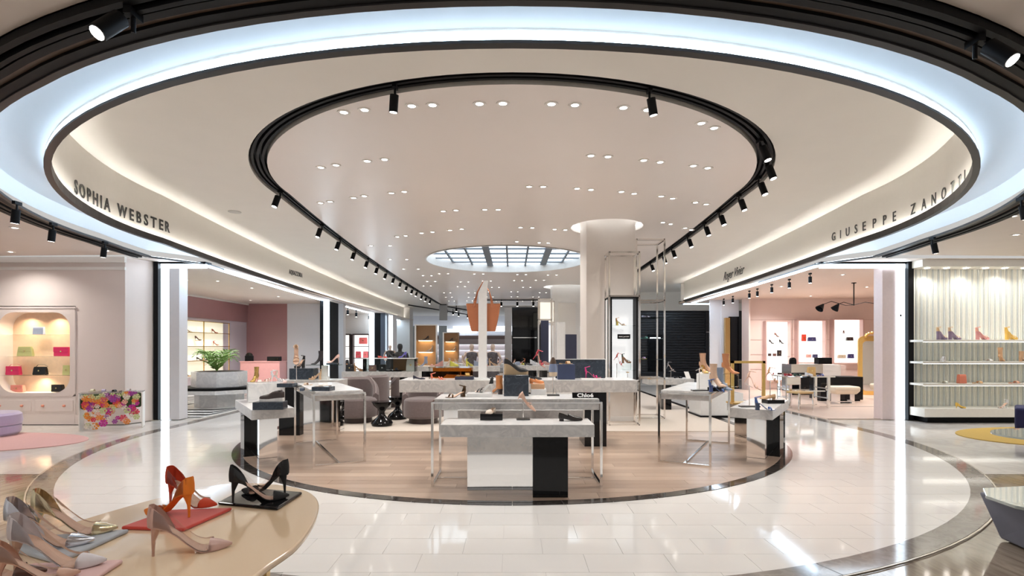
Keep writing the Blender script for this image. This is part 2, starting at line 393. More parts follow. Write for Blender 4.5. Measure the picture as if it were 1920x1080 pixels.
# left front wall with a cabinet bay in it
wl = MB().box(-9.0, -7.98, 11.0, 11.5, 0, ZO).box(-14, -9.0, 11.38, 11.6, 0, ZO).box(-14, -9.0, 11.0, 11.4, 2.44, ZO).box(-14, -10.75, 11.0, 11.4, 0, 2.44)
wl.rings([[(-7.98, 11.0, z), (-7.80, 11.72, z), (-7.98, 11.72, z)] for z in (0, ZO)])
struct('wall_left', wl, pinkw)
struct('trim_13', MB().box(-14, -7.96, 10.96, 11.01, 3.18, 3.24).box(-14, -7.95, 10.94, 11.01, 3.33, ZO), wht)
struct('baseboard_left', MB().box(-9.0, -7.97, 10.97, 11.0, 0, .2), pinkw)
# right front wall: pleated battens behind shelves
struct('wall_right', MB().box(8.72, 14, 11.78, 11.9, 0, ZO), mat('pale_sage_wall', (.80, .80, .72), .5))
bt1, bt2 = MB(), MB(); x = 8.74; i = 0
while x < 12.6:
    wd = (.042, .028, .05, .03)[i % 4]
    b = bt1 if i % 3 else bt2
    b.rings([[(x+wd/2-wd/2*math.cos(pi*k/4), 11.75-.028*math.sin(pi*k/4), z) for k in range(5)] for z in (.22, 3.3)], cap=False, closed=False)
    x += wd+.004; i += 1
bw = tag(bpy.data.objects.new('batten_panel', None), 'pale sage wall panel of narrow vertical rounded battens behind the shoe shelves', 'wall panel'); COL.objects.link(bw); bw.location = (0, 0, 0)
bt1.build('pale_battens', mat('batten_cream', (.84, .83, .74), .45), bw, True, 'stuff'); bt2.build('grey_battens', mat('batten_grey', (.60, .63, .61), .35), bw, True, 'stuff')
struct('trim_14', MB().box(8.7, 14, 11.3, 11.9, 3.3, ZO), cream)
for i in range(7):
    b = MB().lathe([(.045, 0), (.05, -.012), (.03, -.012)], (8.95+i*.42, 11.5, 3.3), 12)
    o = one('recessed_downlight', b, lamp, ('first', 'second', 'third', 'fourth', 'fifth', 'sixth', 'seventh')[i] + ' from the jamb, small round downlight in the soffit above the sage batten wall', 'ceiling light', 'downlights over the batten shelves')
for x in (9.0, 9.8, 10.6, 11.4): BEAMS.append((x, 11.42, 3.28))
# portals
def portal(n, x0, x1, y0, y1, right):
    """black jamb and glowing strip standing at the shop corner"""
    g = struct('door_%d' % n, MB().box(x0, x1, y0, y1, 0, ZO), blackm); return g
d1 = portal(1, -7.80, -7.70, 11.6, 12.0, 0)
MB().box(-7.70, -7.52, 11.7, 11.74, 0, ZO-.03).build('light_strip', led_j, d1); MB().box(-7.52, -7.30, 11.7, 12.0, 0, ZO-.05).build('jamb_panel', coolw, d1); MB().box(-7.7, -7.55, 11.74, 12.4, 0, ZO).build('jamb_return', coolw, d1)
MB().box(-7.70, -6.7, 11.70, 11.73, ZO-.13, ZO-.04).build('header_light', led2, d1); MB().box(-7.8, -6.7, 11.66, 11.9, ZO-.035, ZO+.01).build('header', blackm, d1)
d2 = portal(2, 8.62, 8.74, 11.6, 12.0, 1)
MB().box(8.44, 8.62, 11.7, 11.74, 0, ZO-.03).build('light_strip', led_j, d2); MB().box(8.14, 8.44, 11.72, 12.0, 0, ZO-.05).build('jamb_panel', mat('blush_jamb', (.80, .66, .64), .4), d2)
MB().box(6.75, 8.62, 11.70, 11.73, ZO-.13, ZO-.04).build('header_light', led2, d2); MB().box(6.75, 8.74, 11.66, 11.9, ZO-.035, ZO+.01).build('header', blackm, d2)
MB().box(8.51, 8.54, 11.69, 11.70, 2.26, 2.31).build('sensor', blackm, d2)
# shop lintel lights along both fascias
def side_lint(n, s, ya, yb):
    C = [p for p in RC if p[0]*s > 0 and ya-.5 < p[1] < yb]
    if s > 0: C = C
    b = MB(); strip(b, offs(C, .30), ZR-.02, offs(C, .42), ZR-.02); struct('trim_%d' % n, b, led)
side_lint(15, -1, 11.8, 36.8); side_lint(16, 1, 11.8, 22.3)
# end of the right fascia folds back to the dark wall
struct('wall_fascia', MB().box(7.07, 12, 22.3, 22.36, ZR+.1, ZC), cream)
struct('trim_17', MB().box(7.0, 7.3, 22.26, 22.4, ZR, ZR+.1).box(7.0, 9.3, 22.25, 22.4, ZR, ZR+.09), darkrim)
struct('trim_18', MB().box(7.2, 9.3, 22.30, 22.42, ZR-.03, ZR), led)
# left shop (mauve lacquer)
struct('ceiling', MB().box(-14, -6.75, 12.0, 36.5, ZR+.0, ZR+.04), outc_m)
struct('wall_shop_left', MB().box(-11.3, -11.15, 11.9, 22.6, 0, 2.62), lilac)
struct('wall_shop_left', MB().box(-11.28, -11.10, 11.9, 22.6, 2.62, ZR-.06), mauve)
struct('trim_19', MB().box(-11.28, -11.05, 11.9, 22.6, ZR-.06, ZR), wht)
struct('wall_shop_left', MB().box(-11.2, -9.40, 22.4, 22.6, 0, ZR), mauve)
struct('wall_shop_left', MB().box(-9.40, -7.05, 22.3, 22.6, 0, ZR), coolw)
struct('floor', MB().box(-11.2, -6.98, 11.95, 22.4, -.012, .003), mat('zebra_white', (.80, .80, .78), .25))
# far left portals
d3 = struct('door_3', MB().box(-7.42, -7.26, 20.6, 22.6, 0, ZR), blackm)
MB().box(-7.26, -7.05, 20.55, 20.6, 0, ZR-.03).build('light_strip', led_j, d3)
struct('wall_shop_mid', MB().box(-11, -7.0, 29.0, 29.2, 0, ZR), mat('taupe_shop_wall', (.58, .52, .47), .5))
d4 = struct('door_4', MB().box(-7.35, -7.0, 28.5, 28.9, 0, ZR), blackm)
MB().box(-7.62, -7.36, 28.45, 28.5, 0, ZR-.03).build('light_strip', led_j, d4); MB().box(-7.0, -6.75, 28.4, 28.9, 0, ZR).build('jamb_panel', mat('slate_panel', (.08, .10, .14), .3), d4)
d5 = struct('door_5', MB().box(-6.9, -6.7, 28.95, 31, 0, ZR), coolw); MB().box(-6.68, -6.5, 29.0, 29.05, 0, ZR-.1).build('light_strip', led_j, d5)
# right shop (rose)
struct('ceiling', MB().box(6.95, 16, 12.0, 22.2, ZR+.0, ZR+.04), mat('peach_ceiling', (.86, .70, .60), .6, var=.02))
rs = struct('wall_shop_right', MB().box(8.75, 16, 20.0, 20.2, 0, ZR), pinkw2)
struct('wall_shop_right', MB().box(15.0, 15.2, 12, 20, 0, ZR), pinkw2)
struct('wall_shop_right', MB().box(8.70, 8.76, 19.6, 20.2, 0, ZR), pinkw2)
struct('floor', MB().box(6.99, 15, 11.75, 20.1, -.012, .004), pinkfl_m)
struct('trim_20', MB().box(6.98, 8.2, 11.76, 11.80, .0, .006).box(8.2, 11, 14.2, 14.23, .004, .007), blackm)
for i, z in enumerate((.75, 1.3, 1.85, 2.6)): struct('trim_%d' % (21+i), MB().box(8.76, 15, 19.985, 20.0, z, z+.012), mat('rose_joint', (.62, .44, .40), .5))
# dressing mirror doorway left of the rose wall
dm = struct('door_6', MB().box(8.05, 8.72, 20.5, 20.7, 0, ZR), coolw)
MB().box(7.62, 8.05, 20.55, 20.6, 0, ZR).build('side_panel', coolw, dm)
MB().box(8.12, 8.30, 20.3, 20.45, 0, 2.7).build('gilt_jamb', brass, dm); MB().box(8.30, 8.68, 20.4, 20.45, 0, 2.75).build('dark_glass', blackg, dm)
# dark slatted wall further back on the right
dw = struct('wall_back_right', MB().box(4.6, 12, 26.0, 26.2, 0, 3.35), mat('charcoal_backing', (.02, .022, .026), .4))
z = .3
slm = MB().box(0, 3.4, -.05, 0, 0, .075).mesh('slat', mat('charcoal_slat', (.035, .038, .045), .25))
while z < 3.3:
    o = bpy.data.objects.new('slat', slm); COL.objects.link(o); o.parent = dw; o.location = (6.0, 25.99, z); z += .125
MB().box(9.4, 10.2, 25.85, 25.98, 0, 3.3).build('end_panel', mat('charcoal_panel', (.03, .03, .035), .3), dw)
MB().box(9.4, 10.2, 25.82, 25.85, 2.28, 2.33).build('picture_light', mat('steel_bar', (.5, .5, .52), .3, metal=1), dw)
MB().box(6.6, 7.3, 25.9, 25.97, .4, 2.2).build('dark_mirror', blackg, dw); MB().box(6.7, 7.2, 25.86, 25.9, 2.0, 2.04).build('shelf_light', led2, dw)
struct('wall_back_right', MB().box(4.6, 14, 25.9, 26.1, 3.35, ZC), cream)
struct('wall_back', MB().box(-19, 19, 46, 46.2, 0, ZC), mat('far_wall', (.74, .74, .78), .5))
struct('wall_back', MB().box(-19, 10, 45.5, 45.9, 2.25, 2.55), mat('far_brown_fascia', (.22, .15, .13), .5))
struct('trim_30', MB().box(-5, 6, 45.3, 45.4, 2.9, 3.35), led_far); struct('trim_31', MB().box(-12, -3, 45.3, 45.4, 2.75, 3.1), led_far)
struct('wall_back', MB().box(-16, -5, 41, 41.2, 0, 3.2), mat('far_glass_wall', (.55, .60, .64), .2))
# black tower block behind the centre
bb = struct('wall_block', MB().box(0.0, 1.45, 26, 27, 0, 3.52), blackg)
MB().box(.05, 1.2, 25.95, 26, 2.02, 2.06).build('rail', chrome, bb); MB().box(-.35, -.02, 25.9, 26.3, 0, 3.5).build('steel_edge', mat('brushed_steel', (.45, .45, .46), .3, metal=1), bb)
# ------------------------------------------------------------------ lamps that the ceiling holds
def light_area(loc, size, power, col=(1, .965, .92), spread=2.4):
    l = bpy.data.lights.new('downlight_beam', 'AREA'); l.shape = 'DISK'; l.size = size; l.energy = power; l.color = col; l.spread = spread
    o = bpy.data.objects.new('downlight_beam', l); COL.objects.link(o); o.location = loc; return o
DL = [(644.7, 210.5), (683.6, 206), (772, 198.6), (811, 197), (899, 194.5), (943, 194), (601.7, 314), (630, 309.7), (688.6, 302), (721, 299), (601, 380.5), (619, 378), (663, 371), (683, 367.5), (734, 362), (758, 359.4), (831, 396), (855, 394.4), (909, 393), (934, 393), (790.5, 437), (811, 435), (844, 431.7), (866, 429.4), (745, 444), (760.5, 442),
      (1034, 195), (1078, 197), (1169, 202), (1214, 206), (1315, 231), (1339, 240), (1108, 292), (1140, 293.7), (1207, 300.6), (1238, 304), (1300, 311), (1327, 315), (992, 350), (1018.6, 350), (1082, 353.5), (1108, 355.7), (1165, 359.5), (1189, 363), (1239.6, 368), (1261, 372), (1304, 379.6), (1324, 383), (1243, 417), (1257.5, 420), (1285, 427.5), (1296, 431), (976, 426.5), (998, 427), (1040, 430), (1060, 431), (969, 453), (1011, 455), (1028, 455.5)]
pts = [F(px, py, ZC) for px, py in DL]
for d in (19.6, 21.5, 23.5, 26, 28.5, 31):
    for x in (-3.6, -2.4, -1.2, .2, 1.2, 2.9, 3.7):
        if 1.0 < x < 3.6 and 22 < d < 25: continue
        j = random.uniform(-.3, .3)
        pts += [Vector((x+j, d+j, ZC)), Vector((x+j+.32, d+j, ZC))]
for d in (14, 16.2, 18.2):
    for x in (-3.7, -3.2): pts.append(Vector((x, d, ZC)))
dlr = MB().lathe([(.042, 0), (.075, 0), (.075, -.008), (.045, -.008)], (0, 0, 0), 16, cap=False).mesh('trim_ring', wht)
dll = MB().lathe([(.042, -.002), (.025, -.006), (.002, -.007)], (0, 0, 0), 14, cap=False).mesh('lens', lamp)
def dl_at(p, label, group):
    t = thing('recessed_downlight', label, 'ceiling light', p, 0, group)
    for me in (dlr, dll):
        o = bpy.data.objects.new(me.name, me); COL.objects.link(o); o.parent = t
    return t
ORD = ['first', 'second', 'third', 'fourth', 'fifth', 'sixth', 'seventh', 'eighth', 'ninth', 'tenth', 'eleventh', 'twelfth', 'thirteenth', 'fourteenth', 'fifteenth', 'sixteenth', 'seventeenth', 'eighteenth', 'nineteenth', 'twentieth', '21st', '22nd', '23rd', '24th']
RB = [6.6, 8.6, 9.95, 10.8, 13.3, 15.2, 17.3, 18.9, 20.5, 22.5, 24.8, 27.2, 29.8, 99]
rows_ = {}
for p in pts: rows_.setdefault(next(i for i, b in enumerate(RB) if p.y < b), []).append(p)
for ri, rp in rows_.items():
    rp.sort(key=lambda p: p.x/p.y)
    for ci, p in enumerate(rp): dl_at(p, 'round recessed downlight, %s from left in the %s row of the glossy ceiling' % (ORD[ci], ORD[ri]), 'downlight pairs in the glossy ceiling')
for i, (px, py) in enumerate(((28, 427), (20, 472), (200, 470), (350, 525), (472, 540), (522, 556), (470, 563), (408, 527))): dl_at(F(px, py, ZO-.003 if px < 300 else ZR), '%s from the edge, ' % ORD[i] + 'round recessed downlight in the low ceiling on the left side', 'downlights in the left low ceiling')
for i, (px, py) in enumerate(((1900, 405), (1905, 440), (1625, 538), (1645, 548), (1465, 537), (1580, 515), (1520, 555))): dl_at(F(px, py, ZO-.003 if px > 1700 else ZR), '%s from the edge, ' % ORD[i] + 'round recessed downlight in the low ceiling on the right side', 'downlights in the right low ceiling')
for x, y in ((-2.4, 6.6), (0, 6.2), (2.4, 6.6), (-3, 9.2), (0, 9.2), (3, 9.2), (-2.6, 12.4), (.3, 12.2), (3.4, 13), (-2.6, 19.5), (2, 19.5), (-2.5, 24.5), (1, 26), (-2.5, 31), (2.5, 31)): light_area((x, y, ZC-.02), .5, 26)
for x, y in ((-5.0, 11), (5.0, 11), (-5.2, 16), (5.3, 16), (-5.4, 52), (-4.3, 6.7), (4.3, 6.7)): light_area((x, y, ZC-.02), .4, 16)
for x, y in ((-9.8, 10.2), (-9.6, 7.4), (-7.6, 4.5), (10.4, 10.2), (9.6, 7.4), (7.6, 4.5)): light_area((x, y, ZO-.02), .4, 18)
for x, y in ((-9.2, 14.5), (-9.2, 19), (-8.8, 25)): light_area((x, y, ZR-.02), .4, 52)
for x, y in ((10.2, 14.5), (11.5, 17.5), (9.5, 18.5)): light_area((x, y, ZR-.02), .4, 42)
for x, y in ((-2, .8), (2.2, .8), (0, 1.6), (-4, 2.2), (4, 2.2)): light_area((x, y, ZO-.02), .3, 6)
for q_ in BEAMS: light_area(q_, .1, 5)
# track spotlights
spb = MB().cyl((0, 0, -.10), (0, 0, -.27), .045, k=12).mesh('spot_body', blackm, True)
spm = MB().box(-.02, .02, -.05, .05, -.04, 0).cyl((0, 0, 0), (0, 0, -.12), .012, k=8).mesh('spot_mount', blackm)
spl = MB().cyl((0, 0, -.27), (0, 0, -.272), .036, k=12).mesh('spot_lens', lamp)
def spot(p, label, group, tilt=(.25, 0), s=1.0, drop=0):
    t = thing('track_spotlight', label, 'spotlight', p, 0, group); t.scale = (s, s, s)
    for me, r in ((spm, 0), (spb, 1), (spl, 1)):
        o = bpy.data.objects.new(me.name, me); COL.objects.link(o); o.parent = t
        if r: o.rotation_euler = (tilt[0], tilt[1], 0)
    return t
GM = offs(GC, -.12)
def snap(px, py):
    p = min(((math.hypot(CX+x/y*FPX-px, HY-(ZC+.03-CH)/y*FPX-py), x, y) for (x0, y0), (x1, y1) in zip(GM, GM[1:]) for x, y in [(x0+(x1-x0)*k/6, y0+(y1-y0)*k/6) for k in range(6)] if y > 1))
    return Vector((p[1], p[2], ZC+.03))
for i, (px, py) in enumerate(((515, 372), (598, 424), (637, 450), (666, 470), (690, 487), (709, 499), (725, 510), (739, 520), (751, 528), (762, 536), (772, 542), (781, 548), (790, 554), (798, 559), (805, 564))):
    spot(snap(px, py), 'small black spotlight, %s from the near end of the left ceiling track' % ORD[i], 'spotlights on the left track', (-.2, .25), 1.15)
for i, (px, py) in enumerate(((1438, 250), (1462, 302), (1437, 345), (1395, 374), (1354, 400), (1324, 420), (1289, 443), (1259, 461), (1240, 473), (1217, 489))):
    spot(snap(px, py), 'small black spotlight, %s from the near end of the right ceiling track' % ORD[i], 'spotlights on the right track', (-.2, -.25), 1.15)
spot(snap(741, 150), 'black spotlight on the near curve of the ceiling track, left one', 'spotlights on the near track', (.15, .1))
spot(snap(1217, 160), 'black spotlight on the near curve of the ceiling track, right one', 'spotlights on the near track', (.15, -.2))
spot(F(250, 20, ZR), 'bright black spotlight outside the glowing halo, upper left', 'spotlights outside the halo', (-.6, .35))
spot(F(1828, 72, ZR), 'bright black spotlight outside the glowing halo, upper right', 'spotlights outside the halo', (-.6, -.35))
for i, (px, py) in enumerate(((32, 378), (100, 418), (197, 453))): spot(F(px, py, ZR), '%s from the edge, ' % ORD[i] + 'black spotlight under the left flank of the glowing halo', 'spotlights under the left halo', (.1, .2))
for i, (px, py) in enumerate(((1748, 445), (1915, 370))): spot(F(px, py, ZR), '%s from the portal, ' % ORD[i] + 'black spotlight under the right flank of the glowing halo', 'spotlights under the right halo', (.1, -.3))
for i, (px, py) in enumerate(((1519, 512), (1480, 523), (1447, 533), (1420, 541), (1405, 545), (1374, 555), (1357, 560))): spot(F(px, py, ZR), '%s from the right, ' % ORD[i] + 'black spotlight in the row under the rose shop ceiling edge', 'spotlights in the rose shop', (0, 0), .9)
for i, (px, py) in enumerate(((635, 572), (652, 577), (668, 582), (692, 588))): spot(F(px, py, ZR), '%s from the left, ' % ORD[i] + 'black spotlight in the taupe shop ceiling', 'spotlights in the taupe shop', (0, 0), 1.2)
for i, (x, y) in enumerate(((-3.6, 34.5), (-2.2, 36), (-.6, 30), (.3, 30), (1.2, 30), (-4.4, 36), (-4.2, 38), (-4, 40), (-3.5, 42))): spot((x, y, ZC), '%s ' % ORD[i] + 'black spotlight on the far ceiling tracks behind the skylight', 'spotlights far back', (0, 0), 1.4)
struct('trim_32', MB().bar((-6.5, 33.5, ZC-.03), (-3.2, 45, ZC-.03), .07).bar((-4.3, 34.6, ZC-.03), (-1.2, 45, ZC-.03), .07).bar((-1.5, 30, ZC-.03), (2.2, 30.0, ZC-.03), .05), blackm)
# dome cameras
def dome(p, label):
    t = thing('dome_camera', label, 'security camera', p); MB().lathe([(.07, 0), (.07, -.03)], k=14).build('housing', wht, t, True); MB().sphere((0, 0, -.035), .05, 12, 8).build('dome', blackg, t, True)
dome(F(58, 483, ZO), 'white dome security camera on the ceiling above the handbag cabinet'); dome(F(1467, 564, ZR), 'dome security camera on the rose shop ceiling')
for px, py, lb in ((440, 397, 'flat round ceiling speaker on the left of the cream ceiling'), (1118, 482, 'flat round ceiling speaker near the steel towers')):
    t = thing('ceiling_speaker', lb, 'speaker', F(px, py, ZC)); MB().lathe([(.12, 0), (.12, -.01), (.10, -.014)], k=20).build('grille', mat('speaker_grey', (.62, .6, .57), .6), t)
# ------------------------------------------------------------------ shoes
def lerp(T, u):
    if u <= T[0][0]: return T[0][1]
    for (a, va), (b, vb) in zip(T, T[1:]):
        if u <= b: t = (u-a)/(b-a); t = t*t*(3-2*t) if False else t; return va+(vb-va)*t
    return T[-1][1]
WP = [(0, .004), (.015, .016), (.06, .025), (.18, .029), (.36, .025), (.52, .031), (.68, .039), (.8, .033), (.9, .019), (.97, .007), (1, .002)]
WR = [(0, .004), (.015, .017), (.06, .026), (.18, .031), (.36, .028), (.52, .034), (.68, .042), (.82, .041), (.92, .031), (.98, .015), (1, .004)]
SHOES = {}
def colm(c, rough=.38, metal=0, sheen=0):
    k = 'hue_%02x%02x%02x_%d_%d' % (int(c[0]*255), int(c[1]*255), int(c[2]*255), int(rough*100), int(metal*10))
    return mat(k, c, rough, metal, var=.08, scale=60, bump=.02, sheen=sheen)
NUDE = (.62, .36, .25)
def shoe_parts(kind, c, sole=None, H=None, L=.25, clear=False, finish=.38, metal=0, inner=(.66, .42, .30), heel=None):
    key = (kind, c, sole, H, clear, finish, metal, heel)
    if key in SHOES: return SHOES[key]
    um = colm(c, finish, metal); sm = colm(sole or c, .4, 0); im = colm(inner, .5); hm = colm(heel, .3) if heel else (sm if sole else um)
    cfg = {'pump': (.098, 0, WP, 'stiletto'), 'kitten': (.055, 0, WP, 'stiletto'), 'flat': (.012, 0, WR, 'low'), 'loafer': (.026, 0, WR, 'block'), 'sandal': (.10, 0, WR, 'stiletto'), 'block': (.09, 0, WR, 'block'),
           'platform': (.115, .03, WR, 'block'), 'wedge': (.085, .022, WR, 'wedge'), 'slide': (.014, 0, WR, 'low'), 'sneaker': (.012, .022, WR, 'none'), 'boot': (.095, 0, WP, 'stiletto'), 'ankle': (.05, .008, WR, 'block')}[kind]
    h, p, W, ht = cfg; h = H or h; N = 22
    bed = lambda u: p+.004+lerp([(0, h), (.12, h*.985), (.24, h*.86), (.36, h*.60), (.48, h*.30), (.58, h*.09), (.66, 0), (.9, .002), (1, .008)], u)
    us = [i/N for i in range(N+1)]; X = lambda u: (u-.5)*L; out = []
    # sole and insole
    b = MB(); R = []
    for u in us:
        z = bed(u); w = lerp(W, u); lo = (z-.004 if ht not in ('wedge',) else 0) if p == 0 or ht == 'block' else 0
        if kind == 'platform': lo = max(0, z-.034)
        if kind == 'sneaker': lo = .0; w *= 1.06
        R.append([(X(u), w, z), (X(u), -w, z), (X(u), -w*.96, lo), (X(u), w*.96, lo)])
    b.rings(R); out.append(('sole', b.mesh('sole', sm if (sole or ht in ('wedge',)) else um), []))
    b = MB(); b.rings([[(X(u), lerp(W, u)*.9, bed(u)+.0016), (X(u), -lerp(W, u)*.9, bed(u)+.0016)] for u in us[1:-1]], closed=False); out.append(('insole', b.mesh('insole', im), []))
    # heel
    if ht == 'stiletto':
        b = MB(); R = []
        for t, s_, dx in ((0, .021, .028), (.18, .014, .022), (.45, .0075, .017), (.8, .005, .016), (1, .005, .016)):
            z = (bed(.08)-.004)*(1-t); R.append([(X(0)+dx+s_*math.cos(2*pi*j/8)*.9, s_*math.sin(2*pi*j/8), z) for j in range(8)])
        b.rings(R); out.append(('heel', b.mesh('heel', hm, True), []))
    elif ht in ('block', 'low'):
        b = MB(); R = []
        for t, s_ in ((0, .026), (.4, .022), (1, .023)):
            z = (bed(.1)-.004)*(1-t); R.append([(X(0)+.03+s_*cx, s_*cy, z) for cx, cy in ((-1, -.6), (-.6, -1), (.9, -1), (.9, 1), (-.6, 1), (-1, .6))])
        b.rings(R); out.append(('heel', b.mesh('heel', hm), []))
    def wall(u0, u1, hf, lean=.86, both=False, rows=4, wk=1.0):
        """side wall following the outline; both -> runs round the heel back"""
        k = [u0+(u1-u0)*(i/14)**(1.5 if both else 1) for i in range(15)]
        seqs = [[(u, s) for u in k] for s in (1, -1)] if not both else [[(u, 1) for u in reversed(k)]+[(0, 0)]+[(u, -1) for u in k]]
        mb = MB()
        for sq in seqs:
            rws = []
            for r_ in range(rows):
                t = r_/(rows-1); rws.append([(X(u)+(-.004*math.sin(pi*t*.9)+.006*t if both and u < .06 else 0), s*wk*lerp(W, u)*(1+.08*math.sin(pi*t)-(1-lean)*t), bed(u)+hf(u)*t) for u, s in sq])
            mb.rings(rws, closed=False)
        return mb
    def cap(u0, u1, hf, wk=1.0, th=0):
        mb = MB(); R = []; n = 9
        for i in range(9):
            u = u0+(u1-u0)*i/8; R.append([(X(u), lerp(W, u)*wk*math.cos(pi*j/(n-1)), bed(u)+hf(u)*math.sin(pi*j/(n-1))**.8) for j in range(n)])
        return mb.rings(R, closed=False)
    strap_r = .0035
    def arch(u, hh, du=.0, wd=.014, n=11):
        mb = MB(); R = []
        for e in (-wd/2, wd/2):
            R.append([(X(u)+e+du*math.sin(pi*j/(n-1)), lerp(W, u)*1.02*math.cos(pi*j/(n-1)), bed(u)+.001+hh*math.sin(pi*j/(n-1))) for j in range(n)])
        R2 = [[(x, y*1.03, z+.002) for x, y, z in r] for r in R]
        return mb.rings([R[0], R[1], R2[1], R2[0], R[0]], closed=False)
    if kind in ('pump', 'kitten', 'boot'):
        toe = lambda u: lerp([(.6, .036), (.7, .036), (.85, .026), (.95, .014), (1, .004)], u)
        if clear:
            out.append(('counter', wall(0, .30, lambda u: lerp([(0, .070), (.03, .069), (.07, .065), (.12, .056), (.18, .043), (.24, .026), (.30, .004)], u), both=True, rows=6).mesh('counter', um, True), []))
            out.append(('clear_side', wall(.04, .76, lambda u: lerp([(.04, .066), (.12, .054), (.25, .040), (.4, .030), (.55, .025), (.76, .028)], u), wk=1.03).mesh('clear_side', pvc, True), []))
            out.append(('toe_cap', cap(.73, 1, lambda u: toe(u)*.95).mesh('toe_cap', um, True), []))
        else:
            out.append(('counter', wall(0, .34, lambda u: lerp([(0, .062), (.06, .055), (.34, .026)], u), both=True).mesh('counter', um, True), []))
            out.append(('quarter', wall(.34, .68, lambda u: lerp([(.34, .026), (.5, .021), (.68, .024)], u)).mesh('quarter', um, True), []))
            out.append(('vamp', cap(.66, 1, toe).mesh('vamp', um, True), []))
        if kind == 'boot':
            b = MB(); R = []
            for z, a, bb, cx in ((0, .05, .032, .075), (.05, .044, .034, .062), (.11, .042, .036, .055), (.19, .05, .042, .055)):
                R.append([(X(0)+cx+a*math.cos(2*pi*j/14), bb*math.sin(2*pi*j/14), bed(.15)+z) for j in range(14)])
            b.rings(R, cap=False); R = [[(X(u), lerp(W, u)*math.cos(pi*j/8), bed(u)+lerp([(.2, .10), (.5, .075), (.72, .04)], u)*math.sin(pi*j/8)) for j in range(9)] for u in (.2, .3, .4, .5, .6, .72)]
            b.rings(R, closed=False); out.append(('shaft', b.mesh('shaft', um, True), []))
    elif kind in ('flat', 'loafer', 'wedge', 'ankle'):
        hb = .055 if kind != 'flat' else .045
        out.append(('counter', wall(0, .42, lambda u: lerp([(0, hb), (.1, hb*.9), (.42, .032)], u), both=True).mesh('counter', um, True), []))
        out.append(('vamp', cap(.40 if kind != 'flat' else .6, 1, lambda u: lerp([(.4, .06), (.6, .05), (.8, .04), (.93, .026), (1, .008)], u)).mesh('vamp', um, True), []))
        if kind == 'ankle':
            b = MB(); b.rings([[(X(0)+.068+a*math.cos(2*pi*j/14), bb*math.sin(2*pi*j/14), bed(.15)+z) for j in range(14)] for z, a, bb in ((.01, .062, .034), (.07, .05, .036), (.15, .052, .04))], cap=False); out.append(('shaft', b.mesh('shaft', um, True), []))
    elif kind == 'sneaker':
        b = MB(); n = 13; hh = lambda u: lerp([(0, .06), (.12, .075), (.3, .078), (.45, .075), (.62, .052), (.85, .038), (.96, .026), (1, .006)], u)
        b.rings([[(X(u), lerp(W, u)*(math.cos(pi*j/(n-1)) if hh(u) < .06 else math.copysign(abs(math.cos(pi*j/(n-1)))**.6, math.cos(pi*j/(n-1)))), bed(u)+hh(u)*math.sin(pi*j/(n-1))**.55) for j in range(n)] for u in us], closed=False)
        out.append(('upper', b.mesh('upper', um, True), []))
        b = MB()
        for i in range(5): u = .42+i*.05; b.tube([(X(u), -.018, bed(u)+hh(u)*.96), (X(u), 0, bed(u)+hh(u)+.004), (X(u), .018, bed(u)+hh(u)*.96)], .0025, 5)
        out.append(('laces', b.mesh('laces', colm((.75, .73, .7), .8)), []))
        b = MB(); b.lathe([(.026, bed(.15)+.074), (.022, bed(.15)+.079)], (X(.17), 0, 0), 14); out.append(('collar', b.mesh('collar', colm((.08, .07, .07), .8)), []))
    elif kind == 'slide':
        out.append(('strap', arch(.66, .045, 0, .06).mesh('strap', um, True), []))
    else:
        out.append(('toe_strap', arch(.74, .036, -.012, .02).mesh('toe_strap', um, True), []))
        if kind != 'block': out.append(('instep_strap', arch(.6, .045, -.02, .012).mesh('instep_strap', um, True), []))
        b = MB(); zc = bed(.1)+.068; b.tube([(X(0)+.035+.042*math.cos(a), .031*math.sin(a), zc+.012*math.cos(a)) for a in [2*pi*i/16 for i in range(17)]], .0042, 6); out.append(('ankle_strap', b.mesh('ankle_strap', um, True), []))
        out.append(('counter', wall(0, .12, lambda u: lerp([(0, .07), (.05, .06), (.12, .012)], u), both=True).mesh('counter', um, True), []))
    SHOES[key] = out; return out
def shoe(kind, c, p, ang, label, L=.25, tilt=0, group=None, name=None, **kw):
    nm = name or {'pump': 'pump', 'kitten': 'pump', 'flat': 'flat_shoe', 'loafer': 'loafer', 'sandal': 'heeled_sandal', 'block': 'block_heel_sandal', 'platform': 'platform_sandal', 'wedge': 'wedge_shoe', 'slide': 'slide_sandal', 'sneaker': 'sneaker', 'boot': 'ankle_boot', 'ankle': 'ankle_boot'}[kind]
    t = thing(nm, label, 'shoe', p, math.radians(ang), group); t.scale = (L/.25,)*3
    if tilt: t.rotation_euler = (0, math.radians(tilt), math.radians(ang))
    for n, me, _ in shoe_parts(kind, c, **kw):
        o = bpy.data.objects.new(n, me); COL.objects.link(o); o.parent = t
    return t
